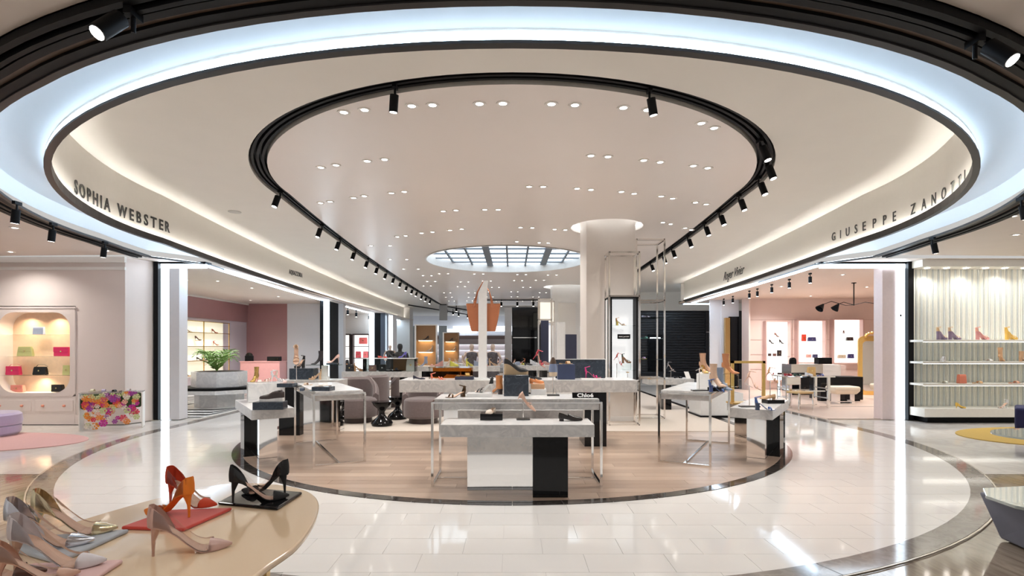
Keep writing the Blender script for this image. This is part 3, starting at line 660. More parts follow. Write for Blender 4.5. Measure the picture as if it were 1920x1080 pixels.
# ------------------------------------------------------------------ bags and small props
def bag(c, p, ang, label, w=.24, h=.16, d=.08, taper=.9, flap=True, handle=0, metal=(.75, .6, .3), strap=0, finish=.4, name='handbag', group=None, clasp=True):
    m = colm(c, finish); t = thing(name, label, 'handbag', p, math.radians(ang), group)
    b = MB().rings([[(-w/2*k, -d/2*e, z), (w/2*k, -d/2*e, z), (w/2*k, d/2*e, z), (-w/2*k, d/2*e, z)] for z, k, e in ((0, 1, 1), (h*.1, 1.02, 1.05), (h*.8, (1+taper)/2, .8), (h, taper, .55))]); bev(b.build('body', m, t), .006)
    if flap: b = MB().box(-w/2*taper*1.02, w/2*taper*1.02, -d/2*1.06, -d/2*.5, h*.45, h*1.01); bev(b.build('flap', m, t), .006)
    if clasp: MB().cyl((0, -d/2*1.06, h*.52), (0, -d/2*1.06-.008, h*.52), h*.09, k=10).build('clasp', colm(metal, .2, 1), t)
    if handle: MB().tube([(w*.38*taper*math.cos(a), 0, h*.95+handle*math.sin(a)) for a in [pi*i/12 for i in range(13)]], .007, 6).build('handle', m, t, True)
    if strap:
        s = strap; MB().tube([(-w*.4, 0, h*.9), (-w*.15, -.01, h*1.1+s*.1), (w*.3, 0, h*1.25), (w*.55, 0, h*1.05), (w*.45, 0, h*.8)], .008, 6, .4).build('strap', m, t, True)
    return t
def block(name, cx, cy, z, w, d, h, rz, m, label, cat='display block', group=None):
    t = MB().box(-w/2, w/2, -d/2, d/2, 0, h).build(name, m); t.location = (cx, cy, z); t.rotation_euler = (0, 0, rz); bev(t, .004); return tag(t, label, cat, group)
def stand(p, h, label, w=.16, d=.09, plate=True, tilt=-25, rz=0, bm=None):
    t = thing('shoe_stand', label, 'shoe stand', p, rz); m = bm or mat('gunmetal', (.10, .095, .09), .3, metal=.8)
    bev(MB().box(-w/2, w/2, -d/2, d/2, 0, .018).build('base', m, t), .003); MB().cyl((0, 0, .018), (0, 0, h), .006, k=8).build('stem', chrome, t, True)
    if plate: o = MB().box(-.05, .05, -.018, .018, -.004, 0).build('plate', chrome, t); o.location = (0, 0, h); o.rotation_euler = (0, math.radians(-tilt), 0)
    return t
# ------------------------------------------------------------------ foreground cream table with vinyl pumps
TZ = .88
def fg_outline():
    pts = [F(0, 1021, TZ), F(200, 960, TZ), F(330, 925, TZ), F(433, 906, TZ), F(520, 908, TZ), F(575, 920, TZ), F(597, 940, TZ), F(590, 975, TZ), F(558, 1020, TZ), F(500, 1062, TZ)]
    return [(p.x, p.y) for p in pts]+[(-.83, 1.45), (-.98, 1.2), (-1.3, 1.05), (-1.75, 1.05), (-2.0, 1.3), (-2.02, 1.65)]
def smooth_poly(P_, n=6):
    out = []; k = len(P_)
    for i in range(k):
        p0, p1, p2, p3 = (Vector(P_[(i+j-1) % k]) for j in range(4))
        for s in range(n):
            t = s/n; out.append(tuple(.5*((2*p1)+(-p0+p2)*t+(2*p0-5*p1+4*p2-p3)*t*t+(-p0+3*p1-3*p2+p3)*t**3)))
    return out
fgp = smooth_poly(fg_outline())
cream_lac = mat('cream_lacquer', (.80, .60, .40), .12, var=.03, scale=2, coat=.3)
ft = thing('display_table', 'cream lacquered organic table on brass legs with clear vinyl pumps, lower left', 'table', (0, 0, 0))
bev(MB().prism(fgp, TZ-.025, TZ).build('tabletop', cream_lac, ft, True), .008, 3)
lg = [F(508, 1063, TZ-.03)+Vector((-.05, .06, 0)), Vector((-1.75, 2.0, 0)), Vector((-1.2, 1.3, 0))]
for p in lg: MB().box(p.x-.014, p.x+.014, p.y-.014, p.y+.014, 0, TZ-.025).build('leg', brass, ft)
MB().bar((lg[0].x, lg[0].y, .80), (lg[2].x, lg[2].y, .80), .02, .014).bar((lg[0].x, lg[0].y, .80), (lg[1].x, lg[1].y, .80), .02, .014).build('rail', brass, ft)
def pad(px4, z, h, m, name, label, r=.01):
    pts = [F(a, b, z+h) for a, b in px4]; o = MB().prism([(p.x, p.y) for p in pts], 0, h).build(name, m); o.location = (0, 0, z); bev(o, r, 3); return tag(o, label, 'tray')
pad([(14, 1025), (96, 1002), (243, 991), (108, 1052)], TZ, .015, mat('grey_velvet', (.42, .45, .49), .8, sheen=.5), 'display_pad', 'grey velvet pad under the gold and silver pumps')
pad([(-60, 1110), (60, 1055), (232, 1048), (120, 1120)], TZ, .014, mat('pink_suede', (.78, .52, .49), .7), 'display_pad', 'pale pink suede pad under the white pump')
pad([(226, 987), (318, 955), (436, 951), (344, 991)], TZ, .014, mat('red_suede', (.62, .05, .03), .8, sheen=.4), 'display_pad', 'bright red suede pad under the orange-red pumps')
pad([(408, 941), (462, 913), (567, 922), (520, 952)], TZ, .014, blackg, 'display_tray', 'black mirror gloss tray under the black pumps')
def fs(c, px, py, ang, label, z=TZ, L=.25, **kw): return shoe('pump', c, F(px, py, z), ang, label, L, clear=True, **kw)
NUDEC = (.60, .38, .32); ZP = TZ+.0155
fs(NUDEC, 358, 1034, 22, 'nude pink clear-sided pump standing directly on the cream tabletop', L=.258, heel=(.55, .33, .25))
fs((.68, .62, .63), 110, 1064, 14, 'white and lilac clear-sided pump on the pink pad', ZP, L=.265, heel=(.62, .42, .30))
fs((.62, .62, .66), 95, 1024, 15, 'silver metallic clear-sided pump on the grey pad', ZP, L=.265, finish=.2, metal=.9)
fs((.66, .56, .36), 142, 1002, 20, 'gold metallic clear-sided pump on the grey pad', ZP, L=.265, finish=.2, metal=.9)
fs((.58, .06, .02), 360, 948, -10, 'orange-red suede clear-sided pump in painted shade facing right on the red pad', ZP, finish=.8, L=.25)  # same suede as its mate, with shade put into the darker colour
fs((.82, .22, .02), 315, 966, 166, 'orange-red suede clear-sided pump in its lit tone facing left on the red pad', ZP, finish=.8, L=.245)  # lit-tone copy of the orange-red suede
fs((.012, .012, .013), 487, 938, 22, 'black suede clear-sided pump on the left of the gloss tray', ZP, finish=.8, L=.25)
fs((.012, .012, .013), 496, 926, 168, 'black suede clear-sided pump on the right of the gloss tray', ZP, finish=.8, L=.25)
fs((.09, .035, .02), -12, 1088, 20, 'dark brown clear-sided pump cut off at the lower left corner', ZP, L=.26)
fs((.60, .36, .26), 72, 1090, 30, 'tan pump toe peeking in at the bottom edge by the pink pad', TZ+.0155, L=.2)
# ------------------------------------------------------------------ nested marble and steel tables
def low_table(cx, cy, rz, label, flip=1, z=.78, L=1.62):
    t = thing('low_display_table', label, 'table', (cx, cy, 0), rz)
    bev(MB().box(-L/2, L/2, -.26, .26, z-.13, z-.006).build('slab', stone_m, t), .003); bev(MB().box(-L/2, L/2, -.26, .26, z-.006, z).build('top', stonet_m, t), .002)  # paler top skin: light from above painted onto the same grey stone
    b = sorted((-.536*flip, .164*flip)); k = sorted((.164*flip, .537*flip))
    mb = MB().box(b[0], b[1], -.13, .10, 0, z-.13).build('mirror_base', mirror, t); MB().box(b[0]-.001, b[1]+.001, -.132, .102, .085, .09).build('joint', blackm, mb)
    bev(MB().box(k[0], k[1], -.22, .12, 0, z-.13).build('black_base', blackg, t), .003); return t
def high_table(cx, cy, rz, label, L=1.96, D=.70, z=1.0):
    t = thing('high_display_table', label, 'table', (cx, cy, 0), rz); x, y, h = L/2-.015, D/2-.015, z-.05
    bev(MB().box(-L/2+.035, L/2-.035, -D/2+.035, D/2-.035, z-.125, z-.006).build('slab', stone_m, t), .003); bev(MB().box(-L/2+.035, L/2-.035, -D/2+.035, D/2-.035, z-.006, z).build('top', stonet_m, t), .002)  # top layer lightened in colour to carry the lamps' brightness
    for sx in (-1, 1):
        for sy in (-1, 1): MB().box(sx*x-.014, sx*x+.014, sy*y-.014, sy*y+.014, 0, h).build('leg', chrome, t)
        MB().box(sx*x-.014, sx*x+.014, -y+.014, y-.014, 0, .028).build('floor_rail', chrome, t); MB().box(sx*x-.014, sx*x+.014, -y, y, h, h+.018).build('top_rail', chrome, t)
    for sy in (-1, 1): MB().box(-x, x, sy*y-.014, sy*y+.014, h, h+.018).build('top_rail', chrome, t)
    MB().box(-x, x, -.012, .012, 0, .024).build('floor_rail', chrome, t); return t
A63 = math.radians(61); A56 = math.radians(56)
low_table(.056, 5.86, 0, 'low grey marble table on mirror and black blocks, nearest the camera')
high_table(.055, 6.43, 0, 'tall marble table in a steel frame carrying the black name plaque')
low_table(.11, 7.15, 0, 'low grey marble table tucked behind the central tall table', 1)
low_table(-3.6, 7.70, -A56, 'low marble table at the left edge of the oak disc with a dark sneaker', -1)
high_table(-2.8, 8.07, -A63, 'tall steel-framed marble table angled on the left of the oak disc')
low_table(3.6, 7.70, A56, 'low marble table at the right edge of the oak disc with a blue sandal')
high_table(2.8, 8.07, A63, 'tall steel-framed marble table angled on the right of the oak disc')
ZL, ZH = .78, 1.0
# centre low table
q = F(922, 786, ZL); block('display_block', q.x, q.y, ZL, .32*.78, .2, .072, 0, blackg, 'black gloss block under a cream flat on the front low table')
shoe('flat', (.72, .62, .52), (q.x-.01, q.y-.05, ZL+.074), 250, 'cream ballet flat with its toe to the viewer on a black block', .22)
q = F(981, 787, ZL); stand(q, .18, 'dark metal shoe stand on the front low table', .15, .1, tilt=-42)
shoe('pump', (.72, .46, .35), (q.x+.03, q.y, ZL+.165), 0, 'blush leather ballet pump tilted on a thin stand', .26, tilt=38, H=.03, finish=.25)
shoe('loafer', (.02, .014, .012), F(1070, 789, ZL), 6, 'black leather loafer lying on the front low table', .27, inner=(.30, .14, .07), sole=(.03, .02, .02), finish=.25)
# centre high table
shoe('block', (.10, .06, .03), F(854, 745, ZH), 215, 'bronze metallic strappy sandal at the left end of the tall centre table', .27, finish=.25, metal=.7, H=.05)
q = F(899, 744, ZH); block('display_block', q.x, q.y+.04, ZH, .30, .2, .045, 0, mat('white_lacquer', (.85, .84, .83), .2), 'low white lacquer block on the tall centre table')
shoe('sandal', (.02, .02, .022), (q.x+.05, q.y+.04, ZH+.047), 145, 'black and white high sandal on the low white block', .27, sole=(.75, .74, .72))
shoe('ankle', (.52, .20, .06), F(933, 738, ZH), 110, 'cognac leather ankle boot beside the navy marble cube', .28, sole=(.03, .02, .02), heel=(.03, .02, .02))
q = F(968, 743, ZH); block('marble_cube', q.x, q.y+.13, ZH, .30, .26, .255, 0, navy_marble, 'dark navy marble cube on the tall centre table', 'display cube')
shoe('wedge', (.02, .02, .022), (q.x, q.y+.13, ZH+.257), 0, 'black espadrille with a tan rope wedge on the navy marble cube', .30, sole=(.55, .40, .24))
q = F(1010, 740, ZH); block('display_block', q.x, q.y+.08, ZH, .19, .2, .07, 0, mat('white_lacquer', (.85, .84, .83), .2), 'white block under the wooden box on the tall centre table')
block('wooden_box', q.x-.01, q.y+.08, ZH+.07, .17, .18, .065, 0, wood('peach_wood', (.62, .36, .20), (.72, .45, .27), .4, (1, 30, 30)), 'peach wooden slatted box on a white block', 'display box')
shoe('loafer', (.75, .30, .12), (q.x-.02, q.y+.08, ZH+.136), 20, 'orange suede loafer on the peach wooden box', .2, finish=.8)
q = F(1037, 742, ZH); stand(q, .245, 'dark shoe stand holding an upright boot near the name plaque', .15, .09, plate=False)
bt = thing('ankle_boot', 'two-tone blue and brown boot hung toe-up on a stand', 'shoe', (q.x, q.y, ZH+.24))
MB().rings([[(a*math.cos(2*pi*j/14), .035*math.sin(2*pi*j/14), z) for j in range(14)] for z, a in ((0, .045), (.05, .052))]).build('collar', colm((.72, .56, .40), .6), bt, True)
MB().rings([[(a*math.cos(2*pi*j/14), .035*math.sin(2*pi*j/14), z) for j in range(14)] for z, a in ((.05, .052), (.1, .05), (.15, .04))]).build('shaft', colm((.22, .27, .42), .5), bt, True)
MB().rings([[(a*math.cos(2*pi*j/14), .03*math.sin(2*pi*j/14), z) for j in range(14)] for z, a in ((.15, .04), (.19, .034), (.23, .012))]).build('toe', colm((.10, .06, .04), .5), bt, True)
# lettering helper
def text_mesh(s, size, m, depth=.004, shear=0, bold=0):
    cu = bpy.data.curves.new('lettering', 'FONT'); cu.body = s; cu.size = size; cu.extrude = depth; cu.shear = shear; cu.offset = bold; cu.align_x = 'CENTER'; cu.resolution_u = 3
    o = bpy.data.objects.new('tmp', cu); COL.objects.link(o); dg = bpy.context.evaluated_depsgraph_get()
    me = bpy.data.meshes.new_from_object(o.evaluated_get(dg)); bpy.data.objects.remove(o); bpy.data.curves.remove(cu); me.name = 'lettering'; me.materials.clear(); me.materials.append(m); return me
def put(me, name, parent, loc, rot=(pi/2, 0, 0), sc_=(1, 1, 1)):
    o = bpy.data.objects.new(name, me); COL.objects.link(o); o.parent = parent; o.location = loc; o.rotation_euler = rot; o.scale = sc_; return o
white_ink = mat('white_ink', (.9, .9, .9), .5)
q = F(1097, 746, ZH); t = thing('name_plaque', 'small black plaque with the white word Chloé on the tall centre table', 'sign', (q.x, q.y, ZH))
MB().rings([[(-.15, -.02, 0), (.15, -.02, 0), (.15, .03, 0), (-.15, .03, 0)], [(-.15, .0, .06), (.15, .0, .06), (.15, .03, .06), (-.15, .03, .06)]]).build('plaque', blackg, t)
put(text_mesh('Chloé', .062, white_ink, .001, 0, .0022), 'lettering', t, (0, -.0195, .012), (pi/2-.32, 0, 0), (1.25, 1, 1))
# left pair
q = F(503, 768, ZL); block('marble_block', q.x, q.y+.06, ZL, .38, .2, .10, math.radians(27)*.2, navy_marble, 'black marble block under the dark sneaker on the left low table')
shoe('sneaker', (.045, .032, .03), (q.x+.02, q.y+.06, ZL+.102), 190, 'dark maroon sneaker with white sole on a black marble block', .31, sole=(.82, .8, .78))
q = F(500, 760, ZL); block('marble_riser', -3.74, 8.10, ZL, .50, .40, .28, -A63+pi/2, stonet_m, 'tall white marble riser on the left low table')
shoe('boot', (.58, .38, .12), (-3.94, 8.15, ZL+.282), 260, 'gold metallic pointed boot standing on the white marble riser', .2, finish=.25, metal=.8)
shoe('slide', (.84, .78, .73), (-3.74, 7.98, ZL+.282), 200, 'white puffy slide on the front of the white marble riser', .2)
shoe('sandal', (.80, .66, .60), (-3.72, 8.18, ZL+.282), 225, 'blush high sandal with square ankle strap on the white riser', .25)
shoe('sandal', (.80, .80, .82), (-3.56, 8.16, ZL+.282), 45, 'white high sandal tilted away on the white riser', .25)
shoe('slide', (.05, .07, .11), F(572, 733, ZH), 190, 'navy and pale blue slide on the left tall table', .22, sole=(.45, .60, .66))
q = F(604, 733, ZH); block('marble_block', q.x, q.y+.05, ZH, .25, .18, .055, -.1, navy_marble, 'dark marble block under a pale sneaker on the left tall table')
shoe('slide', (.80, .73, .66), (q.x, q.y+.05, ZH+.057), 200, 'cream buckled slide on the dark block of the left tall table', .22)
q = F(537, 726, ZH); block('marble_block', q.x, q.y+.03, ZH, .24, .16, .055, -.1, navy_marble, 'dark marble block at the back of the left tall table')
shoe('slide', (.80, .58, .54), (q.x, q.y+.03, ZH+.057), 200, 'pink ruffled slide on the rear dark block of the left table', .2)
q = F(556, 725, ZH); stand(q, .44, 'tall shoe stand with a tan sandal on the left tall table', .12, .1)
shoe('sandal', (.62, .40, .25), (q.x, q.y, ZH+.43), 285, 'tan strappy heeled sandal toe-down on a tall stand', .25, tilt=55)
shoe('slide', (.76, .60, .46), F(577, 722, ZH), 160, 'beige slide in the middle of the left tall table', .18)
# table behind the left pair with riser, glass shelf and boots
t = thing('display_shelf', 'white post with a small glass shelf rising from the left tables', 'shelf', (-3.42, 9.75, 1.001)); MB().box(-.05, .05, -.04, .04, 0, .26).build('post', mat('white_lacquer', (.85, .84, .83), .2), t)
MB().box(-.30, .28, -.13, .13, .26, .27).build('shelf', glassg, t); MB().box(-.07, .07, -.06, .06, 0, .06).build('foot', mat('white_lacquer', (.85, .84, .83), .2), t)
low_table(-3.65, 9.80, 0, 'marble table half hidden behind the left tall table', -1, 1.0, 1.1)
p0 = P(570, 718, 9.85); block('marble_riser', p0.x, p0.y, 1.002, .44, .26, .20, 0, navy_marble, 'navy marble riser carrying the black boot and bag shoe on the left')
shoe('platform', (.02, .02, .02), (p0.x-.08, p0.y, 1.204), 250, 'black chunky platform sandal on the left navy riser', .26, sole=(.03, .03, .03))
shoe('boot', (.035, .03, .035), Vector((-3.56, 9.75, 1.273)), 200, 'black suede heeled ankle boot on the small glass shelf', .22)
p1 = Vector((-3.33, 9.75, 1.266)); block('marble_block', p1.x+.05, p1.y, p1.z+.006, .2, .12, .03, 0, navy_marble, 'thin dark block on the small glass shelf')
shoe('pump', (.72, .50, .44), (p1.x+.05, p1.y, p1.z+.038), 215, 'pale pink pump on the thin block of the glass shelf', .25, tilt=0)
shoe('platform', (.62, .42, .26), (-3.55, 9.62, 1.002), 210, 'tan and gold platform sandal below the small glass shelf', .22)
# right pair
p2 = F(1331, 722, ZH); q = F(1311, 733, ZH); stand(q, .30, 'tall dark stand with a crystal sandal on the right tall table', .2, .1, tilt=25)
shoe('boot', (.58, .34, .22), (p2.x, p2.y+.1, ZH+.202), 330, 'rose gold crystal bootie on the white box of the right table', .26, finish=.3, metal=.3)
block('display_block', p2.x, p2.y+.1, ZH, .26, .2, .20, A63, mat('white_lacquer', (.85, .84, .83), .2), 'white box behind the blue sandal on the right tall table')
q = F(1349, 734, ZH); block('display_block', q.x, q.y+.1, ZH, .24, .2, .055, A63, blackg, 'black gloss block under nude boots on the right tall table')
shoe('boot', (.62, .42, .30), (q.x+.02, q.y+.1, ZH+.057), 300, 'nude mesh pointed boot on the black block of the right table', .27)
shoe('boot', (.22, .27, .36), (q.x+.16, q.y+.24, ZH+.0), 300, 'denim blue heeled boot with clear panel on the right table', .27)
shoe('block', (.06, .13, .36), F(1347, 735, ZH), -8, 'cobalt blue block heel sandal on the right tall table', .25, heel=(.05, .08, .22))
shoe('boot', (.52, .22, .10), F(1375, 727, ZH)+Vector((0, .1, .2)), 320, 'copper fringed heeled bootie above the right tall table', .26, finish=.3, metal=.3)
block('acrylic_riser', F(1375, 727, ZH).x, F(1375, 727, ZH).y+.1, ZH, .26, .2, .198, A63, glass_m, 'clear acrylic riser under the copper sandal')
shoe('kitten', (.66, .45, .16), (q.x-.02, q.y+.48, ZH+.22), 270, 'gold buckled pump seen head-on behind the nude boots', .24, finish=.3, metal=.5)
block('display_block', q.x-.02, q.y+.48, ZH, .2, .2, .218, A63, mat('white_lacquer', (.85, .84, .83), .2), 'white box under the gold buckled pump')
shoe('block', (.06, .13, .36), F(1435, 769, ZL), -6, 'bright blue block heel sandal on the right low table', .26, heel=(.06, .08, .14), inner=(.75, .72, .7))
q = F(1448, 757, ZL); block('display_block', q.x+.05, q.y+.08, ZL, .26, .16, .055, .1, blackg, 'black gloss block at the end of the right low table')
shoe('loafer', (.66, .42, .24), (q.x-.02, q.y+.1, ZL+.057), 170, 'tan quilted loafer on the black block of the right low table', .22)
q = F(1405, 763, ZL); stand(q, .29, 'slender dark stand on the right low table', .26, .1, tilt=-30)
shoe('sandal', (.78, .52, .40), (q.x+.05, q.y+.02, ZL+.28), 335, 'peach strappy sandal tilted on the slender right stand', .26, tilt=28)
q = F(1450, 752, ZL); stand((q.x, q.y+.1, ZL), .30, 'thin stand at the far end of the right low table', .14, .09, tilt=-30)
shoe('sandal', (.60, .36, .22), (q.x+.04, q.y+.1, ZL+.29), 340, 'tan mule sandal tilted on the far right stand', .27, tilt=25)
# gold frame display on the right
g0 = P(1378, 757, 8.9); g1 = P(1437, 757, 8.9)
t = thing('gold_display_frame', 'open gold metal display frame rising behind the right tables', 'display frame', ((g0.x+g1.x)/2, 9.0, .7)); w2 = (g1.x-g0.x)/2
for x in (-w2, w2): MB().box(x-.022, x+.022, -.02, .02, -.05, .66).build('upright', gold, t)
MB().box(-w2-.022, w2+.022, -.02, .02, .62, .66).build('top_bar', gold, t); MB().box(-w2-.05, w2+.05, -.15, .15, -.06, -.035).build('base', gold, t)
low_table(4.25, 9.25, A63*.6, 'marble table half hidden behind the gold frame on the right', 1, .64, 1.0)
shoe('platform', (.66, .42, .28), (4.4, 9.35, .641), 240, 'rose gold platform sandal inside the gold frame', .27, finish=.3, metal=.4)
# ------------------------------------------------------------------ long table behind the centre
t = thing('long_display_table', 'long grey marble table behind the centre with tote bag pole', 'table', (0, 0, 0))
bev(MB().box(-1.80, 2.0, 8.5, 9.25, .87, 1.06).build('slab', stone_m, t), .004); bev(MB().box(-1.80, 2.0, 8.5, 9.25, 1.06, 1.066).build('top', stonet_m, t), .002)  # thin pale top holds painted overhead light, not a second stone
MB().box(1.16, 1.51, 8.52, 9.2, 0, .87).build('black_base', blackg, t); MB().box(-1.1, -.7, 8.6, 9.2, 0, .87).build('mirror_base', mirror, t)
LZ = 1.067
def lt(px, y=8.65): return Vector(((px-960)*y/1000, y, LZ))
t = thing('tote_stand', 'white flat pole carrying the tan tote bag above the long table', 'stand', lt(905, 8.8)); white_l = mat('white_lacquer', (.85, .84, .83), .2)
MB().box(-.07, .07, -.015, .015, 0, 1.42).build('pole', white_l, t); MB().rings([[(-.07, -.015, 1.42), (.07, -.015, 1.42), (.07, .015, 1.42), (-.07, .015, 1.42)], [(.02, -.015, 1.62), (.09, -.015, 1.62), (.09, .015, 1.62), (.02, .015, 1.62)]]).build('hook', white_l, t); MB().box(-.14, .14, -.1, .1, 0, .015).build('foot', white_l, t)
p = lt(906, 8.86); t = thing('tote_bag', 'tan leather tote bag hanging on the white pole', 'handbag', (p.x, p.y+.06, P(0, 621, 8.86).z))
tan = colm((.48, .165, .07), .5)
b = MB(); R = []
for z, ww in ((0, .20), (.02, .205), (.25, .255), (.46, .285)): R.append([(-ww, -.06, z), (ww, -.06, z), (ww, .06, z), (-ww, .06, z)])
bev(b.rings(R).build('body', tan, t), .01)
for y in (-.065, .065): MB().tube([(-.15, y, .40), (-.14, y*.9, .5), (-.10, y*.6, .66), (.0, y*.3, .84), (.10, y*.6, .66), (.14, y*.9, .5), (.15, y, .40)], .02, 6, .4).build('handle', tan, t, True)
MB().box(-.27, .27, -.062, .062, .455, .462).build('rim', colm((.25, .12, .05), .5), t)
# amber acrylic bridge with sandals
t = thing('acrylic_bridge', 'amber acrylic display bridge on the left of the long table', 'display stand', lt(855, 9.0)); MB().box(-.45, .28, -.13, .13, .18, .195).build('shelf', glass_m, t); MB().box(-.40, .28, .05, .07, 0, .18).build('back', amber_m, t)
for x in (-.44, .26): MB().box(x, x+.015, -.12, .12, 0, .18).build('side', glass_m, t)
shoe('sandal', (.80, .20, .12), lt(822, 8.62), 20, 'coral red strappy sandal lying on the long table', .25, tilt=0, H=.03)
block('navy_tray', lt(871).x, 8.66, LZ, .30, .16, .05, 0, mat('navy_leather', (.03, .035, .07), .5), 'navy block under gold slides on the long table')
shoe('slide', (.52, .33, .10), (lt(871).x, 8.66, LZ+.052), 15, 'gold criss-cross slide on the navy block', .27, finish=.3, metal=.6)
shoe('kitten', (.02, .02, .04), lt(786, 8.7), 10, 'black flat mule with a navy ankle tie on the long table', .2, H=.02)
# navy panel, navy cube and sandals on the right half
t = thing('display_backdrop', 'navy lacquer backdrop standing on the right of the long table', 'display panel', lt(1088, 9.05)); bev(MB().box(-.42, .42, -.012, .012, 0, .315).build('panel', navy_marble, t), .002); MB().box(-.42, .45, -.04, .02, .315, .325).build('edge', white_l, t)
block('navy_cube', lt(1062).x, 8.75, LZ, .28, .2, .245, 0, mat('navy_velvet', (.035, .05, .11), .5), 'navy cube with gold sandals on the long table', 'display cube')
shoe('slide', (.66, .45, .25), (lt(1062).x, 8.75, LZ+.247), 20, 'tan jewelled slide on top of the navy cube', .24)
block('acrylic_plinth', lt(1103).x+.05, 8.66, LZ, .34, .15, .022, 0, white_l, 'thin white plinth under the fuchsia sandal')
shoe('sandal', (.72, .03, .22), (lt(1112).x, 8.66, LZ+.024), -8, 'fuchsia pink high sandal in front of the navy panel', .26)
stand(lt(1007, 8.8), .27, 'glass shoe stand with a crimson sandal on the long table', .12, .1, tilt=-35)
shoe('sandal', (.55, .05, .08), (lt(1010, 8.8).x, 8.8, LZ+.26), -20, 'crimson high sandal tilted on the glass stand', .27, tilt=35)
shoe('loafer', (.02, .02, .022), lt(1005, 8.62), 10, 'small black loafer at the middle of the long table', .2)
shoe('loafer', (.30, .34, .40), lt(945, 8.95), 10, 'blue grey sneaker far side of the long table', .22)
# ------------------------------------------------------------------ armchairs and pedestal tables
velvet = mat('mauve_velvet', (.155, .118, .115), .85, var=.2, scale=30, sheen=.35); vpipe = mat('velvet_piping', (.42, .35, .34), .8)
def armchair():
    t = thing('armchair', '', 'armchair')
    MB().lathe([(.30, 0), (.30, .11)], k=28).build('plinth', mat('dark_walnut', (.05, .03, .028), .4), t, True)
    bev(MB().lathe([(.37, .11), (.405, .15), (.415, .30), (.40, .47), (.36, .51), (.25, .525), (.01, .53)], k=32).build('seat', velvet, t, True), .01)
    b = MB(); n = 28; R = []
    for i in range(n+1):
        a = math.radians(-15+210*i/n); s = math.sin(pi*i/n); top = .60+.32*min(1, s*1.35); ri, ro = .315, .43
        R.append([(r*math.cos(a), r*math.sin(a), z) for r, z in ((ro, .13), (ro+.015, .4), (ro+.01, top-.04), ((ri+ro)/2, top), (ri, top-.04), (ri-.01, .45), (ri+.02, .15))])
    b.rings(R); b.build('backrest', velvet, t, True)
    MB().tube([(.375*math.cos(math.radians(-15+210*i/n)), .375*math.sin(math.radians(-15+210*i/n)), .603+.32*min(1, math.sin(pi*i/n)*1.35)) for i in range(n+1)], .009, 6).build('piping', vpipe, t, True)
    return t
a0 = armchair(); a0.location = (-3.27, 11.3, .012); a0.rotation_euler = (0, 0, .35); a0['label'] = 'mauve velvet barrel armchair on the left, beside the pedestal tables'; a0['group'] = 'velvet barrel armchairs'
dup(a0, (-1.86, 11.2, .012), -.1, 'mauve velvet barrel armchair partly under the end of the long table'); dup(a0, (-3.35, 12.6, .012), -2.2, 'mauve velvet barrel armchair behind the left one'); dup(a0, (-1.2, 12.8, .012), 2.7, 'mauve velvet barrel armchair seen through the gap below the long table')
def pedestal(p, label):
    t = thing('pedestal_table', label, 'side table', p, 0, 'black hourglass side tables')
    MB().lathe([(.20, 0), (.215, .05), (.19, .10), (.10, .17), (.055, .23), (.05, .27), (.09, .34), (.17, .41), (.19, .455), (.19, .47)], k=28).build('base', blackg, t, True); MB().lathe([(.205, .47), (.205, .485)], k=28).build('tabletop', blackg, t, True)
pedestal((-2.62, 10.75, .012), 'black gloss hourglass side table nearer the camera'); pedestal((-2.52, 11.75, .012), 'black gloss hourglass side table behind the nearer one')
# ------------------------------------------------------------------ steel towers by the column
def tower(name, label, x0, x1, y0, y1, z, base=.62):
    t = thing(name, label, 'display tower', ((x0+x1)/2, (y0+y1)/2, 0)); w2, d2 = (x1-x0)/2, (y1-y0)/2; k = .017
    for sx in (-1, 1):
        for sy in (-1, 1): MB().box(sx*w2-k, sx*w2+k, sy*d2-k, sy*d2+k, 0, z).build('upright', chrome, t)
    for zz in (.02, .9, 2.62, z-.017):
        for sx in (-1, 1): MB().box(sx*w2-k, sx*w2+k, -d2, d2, zz-k, zz+k).build('rail', chrome, t)
        for sy in (-1, 1): MB().box(-w2, w2, sy*d2-k, sy*d2+k, zz-k, zz+k).build('rail', chrome, t)
    return t, w2, d2
t1, w2, d2 = tower('steel_tower', 'polished steel tower with a lit white niche in front of the column', 1.96, 2.57, 10.75, 11.2, 3.52)
MB().box(-w2+.02, w2-.02, .1, .14, .93, 2.6).build('lit_back', emis('lit_white', (.95, .98, 1), .45), t1); MB().box(-w2+.02, -w2+.06, -d2+.02, .1, .93, 2.6).build('black_side', blackm, t1); MB().box(w2-.06, w2-.02, -d2+.02, .1, .93, 2.6).build('black_side', blackm, t1)
MB().box(-w2, w2, -d2, .14, 2.58, 2.63).build('black_top', blackm, t1)
for z in (2.03, 1.12): MB().box(-w2+.06, w2-.06, -.12, .1, z-.006, z).build('glass_shelf', glass_m, t1)
MB().box(-w2, w2, -d2, d2, .88, .92).build('shelf', chrome, t1)
tc = t1.location
t = thing('name_plaque', 'small black plaque with white MARC JACOBS lettering inside the lit tower', 'sign', (tc.x+.02, tc.y-.08, 1.76)); MB().box(-.13, .13, -.01, .01, 0, .095).build('plaque', blackm, t)
put(text_mesh('MARC JACOBS', .032, white_ink, .001, 0, .0008), 'lettering', t, (0, -.012, .034)); MB().box(-.1, .1, -.02, .05, -.012, 0).build('ledge', glass_m, t)
shoe('block', (.62, .36, .14), (tc.x-.02, tc.y-.02, 2.032), 10, 'tan and gold block heel sandal on the upper shelf of the lit tower', .24, heel=(.66, .55, .15))
shoe('sandal', (.62, .10, .09), (tc.x-.1, tc.y-.12, 1.26), -10, 'coral red pump tilted on a tall stand in the lit tower', .26, tilt=35); stand((tc.x-.13, tc.y-.12, .92), .34, 'tall thin stand under the coral pump in the lit tower', .12, .08, False)
